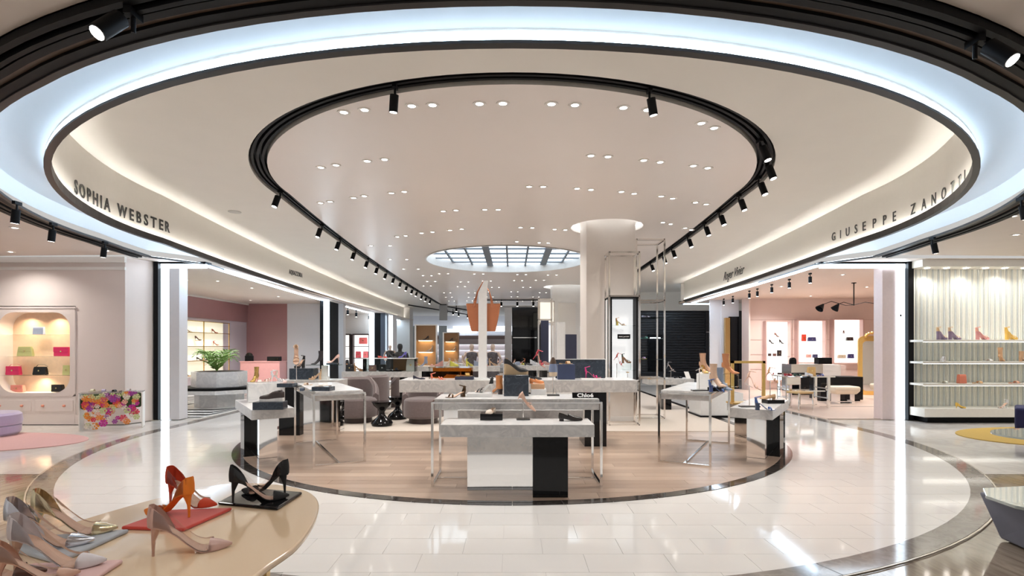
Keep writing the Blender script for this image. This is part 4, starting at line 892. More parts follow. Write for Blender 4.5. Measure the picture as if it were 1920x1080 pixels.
shoe('platform', (.10, .16, .12), (tc.x+.09, tc.y, 1.26), 20, 'green and black platform sandal in the lit tower', .22, sole=(.35, .2, .12)); block('acrylic_riser', tc.x+.09, tc.y, 1.125, .18, .12, .133, 0, glass_m, 'clear riser under the green platform sandal')
stand((tc.x+.08, tc.y-.16, .92), .14, 'short stand under the yellow slide in the lit tower', .1, .08, False); shoe('slide', (.78, .62, .18), (tc.x+.08, tc.y-.16, 1.07), 260, 'yellow slide on a short stand in the lit tower', .2, tilt=0)
t2, w2, d2 = tower('steel_tower', 'tallest open steel tower with glass shelves to the right of the column', 2.74, 3.36, 11.75, 12.35, 3.98)
for z in (1.32, 1.78, 2.25): MB().box(-w2+.01, w2-.01, -d2+.01, d2-.01, z-.008, z).build('glass_shelf', glassg, t2)
MB().box(-w2+.02, -w2+.06, -d2+.02, d2, .93, 2.6).build('lit_side', emis('lit_white', (.95, .98, 1), .45), t2)
tc = t2.location
shoe('slide', (.5, .35, .6), (tc.x-.1, tc.y, 1.322), 20, 'lilac and yellow sandal on the lowest glass shelf of the tall tower', .22, sole=(.7, .6, .1)); shoe('slide', (.1, .3, .28), (tc.x-.05, tc.y, 1.782), 20, 'teal slide on the middle glass shelf of the tall tower', .22); shoe('flat', (.25, .26, .36), (tc.x-.02, tc.y, 2.252), 20, 'slate blue flat on the top glass shelf of the tall tower', .22)
t3, w2, d2 = tower('steel_tower', 'distant polished steel tower beside the black block', 1.0, 1.5, 20.0, 20.5, 3.4); MB().box(-w2+.1, w2-.1, .1, .14, .95, 2.6).build('navy_back', mat('navy_leather', (.03, .035, .07), .5), t3)
t4, w2, d2 = tower('steel_tower', 'distant steel tower with a frosted lantern next to the far column', 1.15, 1.75, 22.2, 22.8, 3.5); MB().box(-w2+.02, w2-.02, -d2+.05, d2-.05, 2.65, 3.45).build('lantern', emis('lantern_glow', (.95, .88, .72), .6), t4); MB().box(-w2+.1, w2-.02, .1, .14, .95, 2.5).build('lit_back', emis('lit_white', (.95, .98, 1), .45), t4)
# ------------------------------------------------------------------ lettering on the fascias
def on_fascia(s, px):
    best = None
    for a, b in zip(RC, RC[1:]):
        if a[0]*s < 0 or b[0]*s < 0 or (a[1]+b[1])/2 < 4.6: continue
        pa, pb = CX+a[0]/a[1]*FPX, CX+b[0]/b[1]*FPX
        if (pa-px)*(pb-px) <= 0 and abs(pa-pb) > 1e-6:
            t = (px-pa)/(pb-pa); x, y = a[0]+(b[0]-a[0])*t, a[1]+(b[1]-a[1])*t
            if best is None or y > best[1]: best = (x, y, math.atan2(b[1]-a[1], b[0]-a[0]))
    return best
ink = mat('sign_ink', (.04, .038, .035), .5)
def fascia_sign(s, word, pxs, pys, h, label, wk=1.0, bold=.004, shear=0):
    n = len(word); t = thing('wall_lettering', label, 'sign')
    a = on_fascia(s, pxs[0]); b = on_fascia(s, pxs[1])
    # walk the fascia at equal arc steps between both ends
    S = [on_fascia(s, pxs[0]+(pxs[1]-pxs[0])*i/400) for i in range(401)]; D = [0]
    for u, v in zip(S, S[1:]): D.append(D[-1]+math.hypot(u[0]-v[0], u[1]-v[1]))
    za = CH+(HY-pys[0])*S[0][1]/FPX; zb = CH+(HY-pys[1])*S[-1][1]/FPX
    ms = [None if ch == ' ' else text_mesh(ch, h/.70, ink, .004, shear, bold) for ch in word]
    ws = [h*.35 if m is None else (max(v.co.x for v in m.vertices)-min(v.co.x for v in m.vertices))*wk for m in ms]
    gap = (D[-1]-sum(ws))/(n-1); d0 = 0
    for m, w_ in zip(ms, ws):
        d = d0+w_/2; d0 += w_+gap
        if m is None: continue
        cx = (max(v.co.x for v in m.vertices)+min(v.co.x for v in m.vertices))/2
        for v in m.vertices: v.co.x -= cx
        j = next((k for k in range(401) if D[k] >= d), 400); x, y, _ = S[j]; x2, y2, _ = S[max(j-6, 0)]; x3, y3, _ = S[min(j+6, 400)]
        ang = math.atan2(y3-y2, x3-x2); z = za+(zb-za)*d/D[-1]; nx, ny = math.sin(ang), -math.cos(ang)
        put(m, 'letter', t, (x+nx*.014, y+ny*.014, z), (pi/2, 0, ang), (wk, 1, 1))
    return t
fascia_sign(-1, 'SOPHIA WEBSTER', (137, 316), (361, 436), .175, 'dark SOPHIA WEBSTER lettering on the left curved fascia', 1.0, .006)
fascia_sign(1, 'GIUSEPPE ZANOTTI', (1562, 1812), (452, 343), .155, 'dark GIUSEPPE ZANOTTI lettering on the right curved fascia', .95, .001)
fascia_sign(-1, 'AQUAZZURA', (541, 566), (513, 520), .13, 'small AQUAZZURA lettering on the left fascia over the mauve shop', .9)
rv = thing('wall_lettering', 'script Roger Vivier lettering on the right fascia over the rose shop', 'sign'); x, y, a_ = on_fascia(1, 1376)
x0, y0, _ = on_fascia(1, 1358); x1, y1, _ = on_fascia(1, 1394); a_ = math.atan2(y1-y0, x1-x0); z = CH+(HY-520)*y/FPX
put(text_mesh('Roger Vivier', .34, ink, .004, .55, .002), 'lettering', rv, (x+math.sin(a_)*.03, y-math.cos(a_)*.03, z), (pi/2, 0, a_), (1.0, 1.1, 1))
# ------------------------------------------------------------------ left: handbag cabinet, floral console, ottoman, rug
t = thing('display_cabinet', 'blush built-in cabinet with a warm lit arched niche of handbags', 'cabinet', (-9.87, 11.0, 0))
def rounded(x0, x1, z0, z1, r, n=6):
    out = []
    for cx, cz, a in ((x1-r, z1-r, 0), (x0+r, z1-r, 90), (x0+r, z0+r, 180), (x1-r, z0+r, 270)):
        out += [(cx+r*math.cos(math.radians(a+90*i/n)), cz+r*math.sin(math.radians(a+90*i/n))) for i in range(n+1)]
    return out
hole = rounded(-.70, .775, .65, 2.31, .33, 8); outr = []
for hx, hz in hole:                      # matching outer frame points
    k = max(abs(hx-.04)/.84, abs(hz-1.50)/.92); outr.append((.04+(hx-.04)/k, 1.50+(hz-1.50)/k))
b = MB(); H_ = hole+[hole[0]]; O_ = outr+[outr[0]]
b.rings([[(x, .0, z) for x, z in O_], [(x, -.03, z) for x, z in O_], [(x, -.03, z) for x, z in H_], [(x, .30, z) for x, z in H_]], closed=False); b.build('face_frame', pinkw, t, True)
wl_m = mat('peach_damask', (.86, .62, .44), .5, var=.10, scale=14)
MB().box(-.85, .88, .30, .32, .55, 2.42).build('back_panel', wl_m, t)
for z in (1.01, 1.40, 1.85): MB().box(-.70, .775, -.02, .29, z-.006, z).build('glass_shelf', glass_m, t)
MB().box(-.88, .88, -.035, .36, .0, .2).build('plinth', pinkw, t); MB().box(-.88, .88, -.02, .3, .2, .58).build('body', pinkw, t)
for x0, x1 in ((-.84, -.02), (.06, .84)):
    dr_ = bev(MB().box(x0, x1, -.035, -.018, .27, .50).build('drawer', pinkw, t), .004)
    for k in (.22, .78): MB().sphere((x0+(x1-x0)*k, -.05, .385), .028, 10, 6).build('knob', colm((.85, .36, .25), .3), dr_, True)
MB().box(-.9, .9, -.045, .0, 2.385, 2.42).build('cornice', pinkw, t)
for x in (-.3, .3): light_area((-9.87+x, 11.1, 2.27), .12, 3.5, (1, .80, .56))
light_area((-9.87, 11.15, 1.0-.03), .2, 1.8, (1, .80, .56))
pink_h = (.78, .03, .14)
CB = lambda px, z: ((px-960)*11.12/1000, 11.12, z)
bag((.33, .38, .50), CB(73, 1.852), 0, 'small blue and pink patterned clutch on the top shelf', .22, .16, .06, 1, False, clasp=False, name='clutch_bag')
bag((.62, .62, .26), CB(48, 1.402), 0, 'pale lime quilted clutch on the second shelf', .32, .2, .06, .8)
bag(pink_h, CB(116, 1.402), 0, 'hot pink envelope clutch on the second shelf', .30, .19, .05, 1.05)
bag(pink_h, CB(26, 1.012), 0, 'hot pink crossbody bag with trailing strap on the third shelf', .28, .18, .08, .95, strap=.2)
bag((.012, .012, .014), CB(76, 1.012), 0, 'black shoulder bag with long strap on the third shelf', .27, .17, .08, .85, flap=False, strap=.25)
bag((.62, .62, .26), CB(126, 1.012), 0, 'pale lime bag at the right end of the third shelf', .15, .2, .07, .85)
bag((.85, .30, .24), CB(34, .66), 0, 'coral pink flap bag on the niche floor', .26, .14, .08, .95)
bag((.015, .013, .013), CB(109, .66), 0, 'black flap bag with gold clasp on the niche floor', .22, .15, .09, .95)
# floral console
t = thing('console_table', 'acrylic waterfall console covered with bright flowers by the left wall', 'console table', ((212-960)*10.5/1000, 10.5, 0), .5); wv = .5
cl = glass('frosted_acrylic', (.92, .92, .92), .2)
MB().box(-wv, wv, -.2, .2, .70, .715).build('top', cl, t); MB().box(-wv, -wv+.015, -.2, .2, 0, .70).build('side', wht, t); MB().box(wv-.015, wv, -.2, .2, 0, .70).build('side', wht, t)
bev(MB().box(-wv+.02, wv-.03, -.16, -.06, .40, .69).build('foliage_block', mat('moss_green', (.06, .10, .035), .8, var=.5, scale=25, bump=.4), t), .03)
fcol = [(.72, .06, .10), (.85, .28, .04), (.55, .03, .30), (.80, .72, .62), (.85, .45, .35), (.36, .06, .34), (.62, .66, .32)]
for i in range(110):
    u = random.uniform(-.95, .95); zt = .70-abs(random.gauss(0, 1))*.33; zt = max(.08, min(.68, zt)); r_ = random.uniform(.03, .065); c_ = random.choice(fcol)
    cx, cy = u*(wv-.05), -.19-random.random()*.02; m_ = mat('petal_%d' % fcol.index(c_), c_, .6, var=.2, scale=40); fl = MB()
    for k in range(6): a = 2*pi*k/6; fl.rings([[(cx, cy-.012, zt)]*3, [(cx+r_*math.cos(a-.45), cy-.02, zt+r_*math.sin(a-.45)), (cx+1.15*r_*math.cos(a), cy-.012, zt+1.15*r_*math.sin(a)), (cx+r_*math.cos(a+.45), cy-.02, zt+r_*math.sin(a+.45))]], closed=False)
    fl.sphere((cx, cy-.02, zt), r_*.3, 6, 4); fl.build('flower', m_, t)
k0 = t.location
k0 = k0.copy(); shoe('slide', (.02, .02, .02), (k0.x+.1, k0.y-.05, .7175), 250, 'black bow sandal on the floral console', .22); shoe('slide', (.60, .52, .70), (k0.x-.12, k0.y-.02, .7175), 200, 'lilac sandal on the floral console', .24); shoe('slide', (.70, .66, .45), (k0.x-.34, k0.y-.02, .7175), 190, 'pale green sandal at the left end of the floral console', .24); shoe('slide', (.84, .80, .80), (k0.x+.28, k0.y+.10, .7175), 190, 'white sandal at the right end of the floral console', .24)
# ottoman and rugs
t = thing('ottoman', 'lilac velvet drum ottoman cut off at the left edge', 'ottoman', ((-30-960)*9.6/1000, 9.6, .006)); lv = mat('lilac_velvet', (.50, .42, .62), .85, var=.06, sheen=.7)
MB().lathe([(.46, .0), (.50, .04), (.51, .16), (.50, .17)], k=36).build('base', lv, t, True); MB().lathe([(.505, .18), (.525, .24), (.515, .36), (.47, .40), (.01, .41)], k=36).build('cushion', lv, t, True)
def rug(name, cx, cy, rx, ry, m, label): o = MB().prism([(rx*math.cos(2*pi*i/56), ry*math.sin(2*pi*i/56)) for i in range(56)], 0, .012).build(name, m); o.location = (cx, cy, -.011); return tag(o, label, 'rug')
rug('round_rug', -9.3, 8.95, 2.05, 1.0, mat('pink_rug', (.70, .42, .40), .95, var=.08, scale=50, bump=.3), 'dusty pink round rug at the left edge under the lilac ottoman')
rug('round_rug', 10.0, 9.4, 1.95, 1.2, mat('mustard_rug', (.50, .33, .08), .95, var=.12, scale=50, bump=.3), 'mustard yellow round rug at the right edge')
# ------------------------------------------------------------------ right: shelves with shoes, seat, glass tables
sh = thing('shoe_shelf', 'pale wall shelves on sage battens holding a few shoes', 'shelf', (10.5, 11.4, 0)); shm = mat('shelf_cream', (.82, .80, .74), .35)
D_ = 11.4
zs = [CH+(HY-y_)*11.2/1000 for y_ in (637, 678, 719.5)]
for z in zs: bev(MB().box(-1.85, 2.4, -.18, .31, z-.045, z).build('shelf', shm, sh), .003); MB().box(-1.8, 2.4, -.15, -.11, z-.052, z-.046).build('shelf_light', emis('added_batten_glow', (1, .98, .9), 5), sh)  # glowing strips added under the shelves to brighten the batten wall
bev(MB().box(-1.85, 2.4, -.22, .31, .12, .30).build('plinth', shm, sh), .003); MB().box(-1.7, 2.4, -.1, .31, 0, .12).build('kick', blackm, sh)
RW = lambda px, z: ((px-960)*11.3/1000, 11.3, z+.001)
for px, zi, k, c, a, lb, kw in ((1766, 0, 'platform', (.72, .50, .28), 20, 'pair shoe: tan platform sandal, left, on the top batten shelf', dict(sole=(.3, .22, .32))), (1790, 0, 'platform', (.70, .52, .34), 10, 'tan platform sandal, second from left, on the top batten shelf', dict(sole=(.3, .22, .32))), (1842, 0, 'platform', (.82, .40, .30), 5, 'coral pink platform sandal on the top batten shelf', dict(sole=(.72, .32, .30))), (1896, 0, 'platform', (.80, .50, .10), 10, 'golden yellow platform sandal on the top batten shelf', {}),
                            (1768, 1, 'sneaker', (.80, .77, .76), 60, 'white and grey sneaker on the second batten shelf', {}), (1852, 1, 'slide', (.80, .80, .78), 10, 'pale grey slide on the second batten shelf', {}), (1878, 1, 'boot', (.75, .45, .25), 30, 'orange tan boot on the second batten shelf', {}), (1917, 1, 'ankle', (.62, .38, .22), 30, 'brown ankle boot at the right end of the second batten shelf', {}),
                            (1769, 2, 'slide', (.74, .76, .68), 10, 'pale mint slide on the third batten shelf', {}), (1833, 2, 'slide', (.68, .42, .20), 10, 'tan slide on the third batten shelf', {}), (1902, 2, 'slide', (.80, .42, .28), 5, 'coral flat slide at the right of the third batten shelf', {})):
    shoe(k, c, RW(px, zs[zi]), a, lb.replace('pair shoe: ', ''), .30 if k == 'platform' else .26, **kw)
bag((.70, .22, .14), RW(1803, zs[2]), 0, 'small orange and olive bucket bag on the third batten shelf', .14, .19, .1, 1.0, False, clasp=False)
shoe('kitten', (.80, .52, .10), (RW(1798, 0)[0], 11.25, .302), 10, 'mustard yellow mule on the shelf plinth', .26); shoe('sandal', (.84, .84, .84), (RW(1876, 0)[0], 11.25, .302), 190, 'white slingback sandal on the shelf plinth', .26)
p = F(1903, 812); t = thing('armless_seat', 'navy velvet seat cut off at the right edge', 'seat', (p.x+.62, p.y+.05, .003), -.75); nv = mat('navy_seat_velvet', (.008, .010, .07), .8); bev(MB().box(-.42, .42, -.4, .4, .05, .46).build('cushion', nv, t), .04, 3); MB().box(-.36, .36, -.34, .34, 0, .05).build('plinth', blackm, t)
def glass_table(cx, cy, z, pts, label, m=glassg, base=True):
    t = thing('glass_table', label, 'coffee table', (cx, cy, 0)); bev(MB().prism(pts, z-.025, z).build('tabletop', m, t), .004); return t
ggm = mat('grey_glass_top', (.38, .42, .40), .03, var=.03, coat=1)
p = P(1960, 822, 7.5); t = glass_table(7.78, 7.5, .36, [(.90*math.cos(2*pi*i/40), .62*math.sin(2*pi*i/40)) for i in range(40)], 'round smoked glass table over the mustard rug, cut off at right', ggm); MB().lathe([(.2, 0), (.2, .02), (.05, .05), (.05, .335)], k=18).build('base', blackm, t, True)
t = glass_table(4.42, 4.15, .40, [(-.62, -.12), (-.45, -.42), (0, -.52), (.6, -.4), (.7, .2), (.2, .48), (-.42, .38), (-.6, .15)], 'faceted grey glass table at the lower right edge', ggm)
bev(MB().rings([[(-.42, -.34, .0), (.4, -.34, 0), (.4, .3, 0), (-.35, .3, 0)], [(-.52, -.3, .375), (.5, -.3, .375), (.5, .36, .375), (-.48, .36, .375)]]).build('pedestal', mat('blue_grey_felt', (.20, .21, .27), .8), t), .02)
# ------------------------------------------------------------------ left shop furniture
zb = thing('zebra_inlay', 'black concentric octagon stripes inlaid in the white shop floor', 'floor inlay', (-7.95, 14.5, .003))
oct_ = lambda r, n=8: [(r*math.cos(2*pi*(i+.5)/n), r*math.sin(2*pi*(i+.5)/n)) for i in range(n)]
for i in range(6):
    r0 = 1.0+i*.52; r1 = r0+.26; a, b_ = [(max(-3.2, min(.95, x)), max(-2.5, y)) for x, y in oct_(r0)], [(max(-3.2, min(.95, x)), max(-2.5, y)) for x, y in oct_(r1)]
    MB().rings([[(x, y, .002) for x, y in a+[a[0]]], [(x, y, .002) for x, y in b_+[b_[0]]]], closed=False).build('stripe', blackm, zb)
t = thing('planter_bench', 'octagonal marble planter bench with black seat in the mauve shop', 'planter', (-7.95, 14.5, .003)); oc2 = lambda r: oct_(r)
MB().prism(oc2(.60), 0, .36).build('base', stonet_m, t); MB().prism(oc2(1.0), .36, .46).build('seat', stonet_m, t); bev(MB().prism(oc2(1.0), .46, .53).build('cushion', blackm, t), .01); MB().prism(oc2(.68), .53, .93).build('planter', stonet_m, t); MB().prism(oc2(.6), .925, .935).build('soil', mat('soil', (.05, .035, .025), .9), t)
t = thing('potted_palm', 'green parlour palm growing in the octagonal marble planter', 'plant', (-8.0, 14.45, .935)); leafm = mat('palm_leaf', (.20, .34, .08), .5, var=.3, scale=8); random.seed(3)
for i in range(17):
    a = 2*pi*i/17+random.uniform(-.2, .2); ln = random.uniform(.5, .95); up = random.uniform(.8, 1.35); b = MB(); R = []; pts = []
    for s in range(9):
        u = s/8; pts.append(Vector((math.cos(a)*ln*(u*.55), math.sin(a)*ln*(u*.55), ln*up*(u-.42*u*u*u*1.2))))
    b.tube(pts, [.008-.0007*s for s in range(9)], 5)
    for s in range(1, 9):
        p_ = pts[s]; dr_ = (pts[s]-pts[s-1]).normalized(); sd = dr_.cross(Vector((0, 0, 1))).normalized()
        for sg in (-1, 1):
            tip = p_+(sd*sg*.75+dr_*.7-Vector((0, 0, .25))).normalized()*(.27*(1-.4*abs(s-5)/4)); mid = (p_+tip)/2; wv_ = dr_.normalized()*.028
            b.quad(p_, mid+wv_, tip, mid-wv_)
    b.build('frond', leafm, t)
random.seed(11)
t = thing('lit_shelf_unit', 'glowing cream shelf unit with thin brass grid on the mauve shop wall', 'shelf', (-11.14, 17.2, 0))
MB().box(-.0, .03, -3.0, 3.3, .55, 2.5).build('lit_back', emis('lit_cream', (1, .95, .66), .42), t)
for z in (.62, 1.12, 1.62, 2.1, 2.5): MB().box(.03, .3, -3.0, 3.3, z-.02, z).build('shelf', brass, t)
for y in (-2.98, -1.2, .05, 1.6, 3.28): MB().box(.26, .29, y-.015, y+.015, .6, 2.5).build('upright', brass, t)
def ls(px, z, k, c, lb, a=60, L=.25):
    y = -11.0/((px-960)/1000.0); shoe(k, c, (-10.98, y, z+.001), a, lb, L)
ls(341, 2.1, 'sandal', (.5, .3, .2), 'brown sandal at the left end of the top brass shelf'); ls(353, 2.1, 'sandal', (.55, .36, .26), 'nude sandal on the top brass shelf'); ls(402, 2.1, 'pump', (.35, .08, .06), 'dark red pump on the right of the top brass shelf'); ls(371, 1.82, 'pump', (.12, .05, .04), 'dark brown pump floating on a peg in the brass grid'); ls(405, 1.62+.02, 'sandal', (.62, .10, .05), 'red sandal on the right of the second brass shelf'); ls(342, 1.62, 'pump', (.5, .42, .22), 'olive pump at the left of the second brass shelf'); ls(374, 1.12, 'kitten', (.05, .03, .03), 'black pump on the third brass shelf, left one'); ls(384, 1.12, 'kitten', (.04, .03, .03), 'black pump on the third brass shelf, right one'); ls(347, .62, 'sandal', (.06, .05, .03), 'black and yellow sandal on the lowest brass shelf')
MB().cyl((-11.1, -11/((371-960)/1000), 1.815), (-10.9, -11/((371-960)/1000), 1.815), .008, k=6).build('peg', brass, t).matrix_parent_inverse = Matrix.Translation((11.14, -17.2, 0))
t = thing('service_counter', 'pink lacquer service counter in front of the mauve wall', 'counter', (-9.75, 20.5, 0)); bev(MB().box(-.55, .95, -.3, .3, 0, 1.02).build('body', mat('pink_lacquer', (.72, .36, .34), .3), t), .01); MB().box(-.57, .97, -.32, .32, 1.02, 1.05).build('top', mat('pink_lacquer_top', (.78, .42, .40), .25), t)
t = thing('card_terminal', 'small black terminal at the left of the pink counter', 'terminal', (-10.05, 20.4, 1.05)); MB().box(-.13, .13, -.08, .08, 0, .2).build('body', blackm, t); MB().rings([[(.13*math.cos(pi*i/8), y, .2+.12*math.sin(pi*i/8)) for i in range(9)] for y in (-.03, .03)]).build('screen', blackg, t)
t = thing('cash_register', 'long low black register at the right of the pink counter', 'register', (-9.05, 20.4, 1.05)); bev(MB().box(-.28, .2, -.1, .1, 0, .17).build('body', blackm, t), .01); MB().box(-.2, .15, -.105, -.1, .03, .14).build('front', blackg, t)
# taupe shop further back: lit niches and bags
for j, (px0, px1, lb) in enumerate(((618, 658, 'lit white niche with bags in the taupe shop, left one'), (663, 694, 'lit white niche with red bags in the taupe shop, right one'))):
    d = 28.9; x0, x1 = (px0-960)*d/1000, (px1-960)*d/1000; z1 = CH+(HY-627)*d/1000; t = thing('lit_niche', lb, 'shelf', ((x0+x1)/2, d, .3)); w_ = (x1-x0)/2
    MB().box(-w_, w_, .05, .09, 0, z1-.3).build('lit_back', niche_w, t)
    for sx in (-1, 1): MB().box(sx*w_-.04, sx*w_+.04, -.2, .09, 0, z1-.3).build('side', mat('dark_walnut', (.05, .03, .028), .4), t)
    MB().box(-w_, w_, -.2, .09, z1-.34, z1-.27).build('top', mat('dark_walnut', (.05, .03, .028), .4), t)
    for y_ in (649, 671, 692): z = CH+(HY-y_)*d/1000-.3; MB().box(-w_+.04, w_-.04, -.18, .05, z-.03, z).build('shelf', mat('dark_walnut', (.05, .03, .028), .4), t)
NB = lambda px, y_, d=28.8: P(px, y_, d)+Vector((0, 0, .005))
bag((.05, .04, .04), NB(624, 649), 0, 'black box bag beside the red one on the upper taupe shop shelf', .24, .18, .1, 1); bag((.55, .05, .06), NB(636, 649), 0, 'red box bag on the upper taupe shop shelf', .28, .2, .1, 1); bag((.04, .035, .035), NB(624, 671), 0, 'black bag on the middle taupe shop shelf', .25, .18, .1, 1); bag((.30, .10, .07), NB(639, 671), 0, 'chestnut bag on the middle taupe shop shelf', .28, .2, .1, 1); bag((.02, .02, .02), NB(651, 692, 28.75), 0, 'tall black rounded bag in the left taupe niche', .2, .5, .1, .6, False); bag((.02, .02, .02), NB(630, 692), 0, 'black flap bag on the lowest taupe shop shelf', .32, .25, .1, .9)
bag((.80, .14, .12), NB(681, 645), 0, 'coral red tote at the top of the right taupe niche', .42, .34, .1, 1, False); bag((.75, .10, .12), NB(672, 671), 0, 'red patterned bag, left one in the right taupe niche', .28, .34, .1, .9); bag((.80, .16, .16), NB(686, 671), 0, 'red patterned bag, right one in the right taupe niche', .28, .34, .1, .9)
# ------------------------------------------------------------------ rose shop
walnut = mat('dark_walnut', (.05, .03, .028), .4)
for (px0, px1, y0, y1, ys, lb) in ((1432, 1477, 603, 712, (645, 668, 704), 'tall glowing white niche on the rose wall, left of three'), (1491, 1542, 601, 679, (640, 671), 'glowing white niche on the rose wall, middle of three'), (1557, 1612, 599, 680, (639, 672), 'glowing white niche on the rose wall, right of three')):
    d = 19.95; x0, x1 = (px0-960)*d/1000, (px1-960)*d/1000; z0, z1 = CH+(HY-y1)*d/1000, CH+(HY-y0)*d/1000
    t = thing('lit_niche', lb, 'shelf', ((x0+x1)/2, d, z0)); w_ = (x1-x0)/2; h = z1-z0
    MB().box(-w_, w_, -.01, .03, 0, h).build('lit_back', niche_w, t)
    fm = mat('rose_frame', (.72, .50, .46), .4)
    for sx in (-1, 1): MB().box(sx*w_-.02, sx*w_+.02, -.22, .03, 0, h).build('side', fm, t)
    MB().box(-w_, w_, -.22, .03, h-.02, h+.02).build('top', fm, t); MB().box(-w_, w_, -.22, .03, -.03, 0).build('bottom', fm, t)
    for y_ in ys: z = CH+(HY-y_)*d/1000-z0; MB().box(-w_+.02, w_-.02, -.2, -.01, z-.012, z).build('glass_shelf', glass_m, t)
RN = lambda px, y_: P(px, y_, 19.84)+Vector((0, 0, .004))
shoe('pump', (.05, .03, .03), RN(1447, 645), 20, 'black pump, left one on the top shelf of the tall rose niche', .25); shoe('pump', (.05, .03, .03), RN(1466, 645), 20, 'black pump, right one on the top shelf of the tall rose niche', .25)
shoe('pump', (.30, .14, .10), RN(1457, 632), 20, 'dark pump on a riser between two black pumps in the rose niche', .25); p = RN(1457, 645); block('acrylic_riser', p.x, p.y, p.z-.003, .18, .12, .256, 0, glass_m, 'clear riser under the middle pump of the rose niche')
bag((.06, .03, .03), RN(1443, 668), 0, 'tiny dark purse, left one on the middle shelf of the tall rose niche', .11, .1, .05, 1); bag((.16, .07, .06), RN(1452, 668), 0, 'tiny brown purse, second on the middle shelf of the tall rose niche', .12, .1, .05, 1); bag((.03, .02, .02), RN(1461, 668), 0, 'black square bag on the middle shelf of the tall rose niche', .16, .22, .05, 1)
shoe('kitten', (.35, .10, .10), RN(1449, 704), 80, 'small dark red shoe on the low shelf of the tall rose niche', .22); bag((.03, .02, .02), RN(1465, 704), 0, 'black clutch with pale buckle on the low shelf of the tall rose niche', .28, .1, .06, 1, metal=(.9, .9, .9))
bag((.72, .06, .03), RN(1507, 640), 0, 'red upright bag in the middle rose niche', .15, .25, .07, 1); bag((.05, .05, .16), RN(1522, 640), 0, 'navy buckled bag in the middle rose niche', .29, .15, .08, .9, metal=(.9, .9, .9)); bag((.78, .42, .38), RN(1516, 671), 0, 'blush bag on the lower shelf of the middle rose niche', .18, .13, .07, 1); bag((.06, .06, .14), RN(1528, 671), 0, 'navy small bag on the lower shelf of the middle rose niche', .17, .13, .07, 1, metal=(.9, .9, .9))
shoe('kitten', (.20, .05, .04), RN(1582, 625), 240, 'dark pump at the top of the right rose niche', .22); p = RN(1582, 639); block('acrylic_riser', p.x, p.y, p.z-.003, .18, .12, .275, 0, glass_m, 'clear riser in the right rose niche'); bag((.05, .03, .03), RN(1593, 639), 0, 'black buckled bag in the right rose niche', .25, .13, .07, .9, metal=(.9, .9, .9)); bag((.72, .60, .46), RN(1578, 672), 0, 'beige clutch on the lower shelf of the right rose niche', .28, .13, .07, 1); bag((.06, .05, .18), RN(1595, 672), 0, 'navy bag on the lower shelf of the right rose niche', .22, .16, .07, .9, metal=(.9, .9, .9))
# mirrored counter, register and till screen
t = thing('mirrored_counter', 'mirror-clad service counter under the rose niches', 'counter', (9.35, 17.2, .004)); MB().box(-.5, .5, -.3, .3, 0, 1.04).build('body', mirror, t); MB().box(.5, 1.1, -.25, .3, 0, 1.02).build('white_end', wht, t); MB().box(1.1, 1.3, -.2, .3, 0, 1.0).build('rose_end', pinkw2, t)
t = thing('card_terminal', 'small dark round-topped terminal on the mirrored counter', 'terminal', (9.0, 17.1, 1.045)); MB().box(-.09, .09, -.06, .06, 0, .12).build('body', blackm, t); MB().rings([[(.09*math.cos(pi*i/8), y, .12+.09*math.sin(pi*i/8)) for i in range(9)] for y in (-.05, .05)]).build('screen', blackg, t)
t = thing('cash_register', 'long black box on the right of the mirrored counter', 'register', (9.98, 17.1, 1.048)); bev(MB().box(-.22, .2, -.14, .14, 0, .2).build('body', blackm, t), .01); MB().box(-.2, .18, -.146, -.14, .03, .16).build('drawer', blackg, t)
# chrome table, chairs, bench, desk, mirror
t = thing('chrome_table', 'mirror-topped table on chrome legs near the rose shop entrance', 'table', (7.75, 14.2, .004)); MB().box(-.62, .62, -.4, .4, .80, .83).build('tabletop', mirror, t)
for sx in (-1, 1):
    for sy in (-1, 1): MB().box(sx*.5-.03, sx*.5+.03, sy*.3-.03, sy*.3+.03, 0, .80).build('leg', mirror, t)
    for z in (.25, .5): MB().bar((sx*.5, -.3, z), (sx*.5, .3, z), .03).build('brace', mirror, t)
MB().box(-.45, .45, -.25, .25, .42, .45).build('shelf', mirror, t)
def chair(loc, rz, lb):
    t = thing('chrome_chair', lb, 'chair', loc, rz)
    for x, y, h in ((-.22, -.2, .45), (.22, -.2, .45), (-.22, .2, .82), (.22, .2, .82)): MB().cyl((x, y, 0), (x, y, h), .016, k=8).build('leg', chrome, t, True)
    bev(MB().box(-.23, .23, -.22, .22, .42, .47).build('seat', mat('tan_seat', (.62, .42, .20), .5), t), .015); bev(MB().box(-.22, .22, .18, .22, .62, .82).build('backrest', mirror, t), .01)
    MB().bar((-.22, -.2, .15), (.22, -.2, .15), .02).build('stretcher', chrome, t)
chair((7.25, 13.45, .004), .3, 'chrome chair with a tan seat at the mirror-topped table')
shoe('loafer', (.78, .76, .78), (7.85, 14.1, .835), 20, 'white sneaker on the mirror-topped table', .26); shoe('slide', (.04, .10, .38), (8.1, 14.0, .835), 20, 'blue slide at the right of the mirror-topped table', .24); shoe('flat', (.45, .04, .05), (7.35, 14.2, .835), 10, 'red flat at the left of the mirror-topped table', .24); shoe('flat', (.05, .10, .08), (7.5, 14.0, .835), 15, 'dark green flat on the mirror-topped table', .24); bag((.7, .42, .16), (8.05, 14.35, .835), 0, 'tan bucket bag at the back of the mirror-topped table', .2, .22, .1, .9)
t = thing('black_desk', 'black gloss box desk in the rose shop', 'desk', (9.65, 15.9, .004)); bev(MB().box(-.62, .62, -.3, .3, .04, .70).build('body', blackg, t), .004); MB().box(-.56, .56, -.26, .26, 0, .04).build('plinth', blackm, t); MB().box(-.62, .62, -.3, .3, .70, .712).build('top', blackm, t)
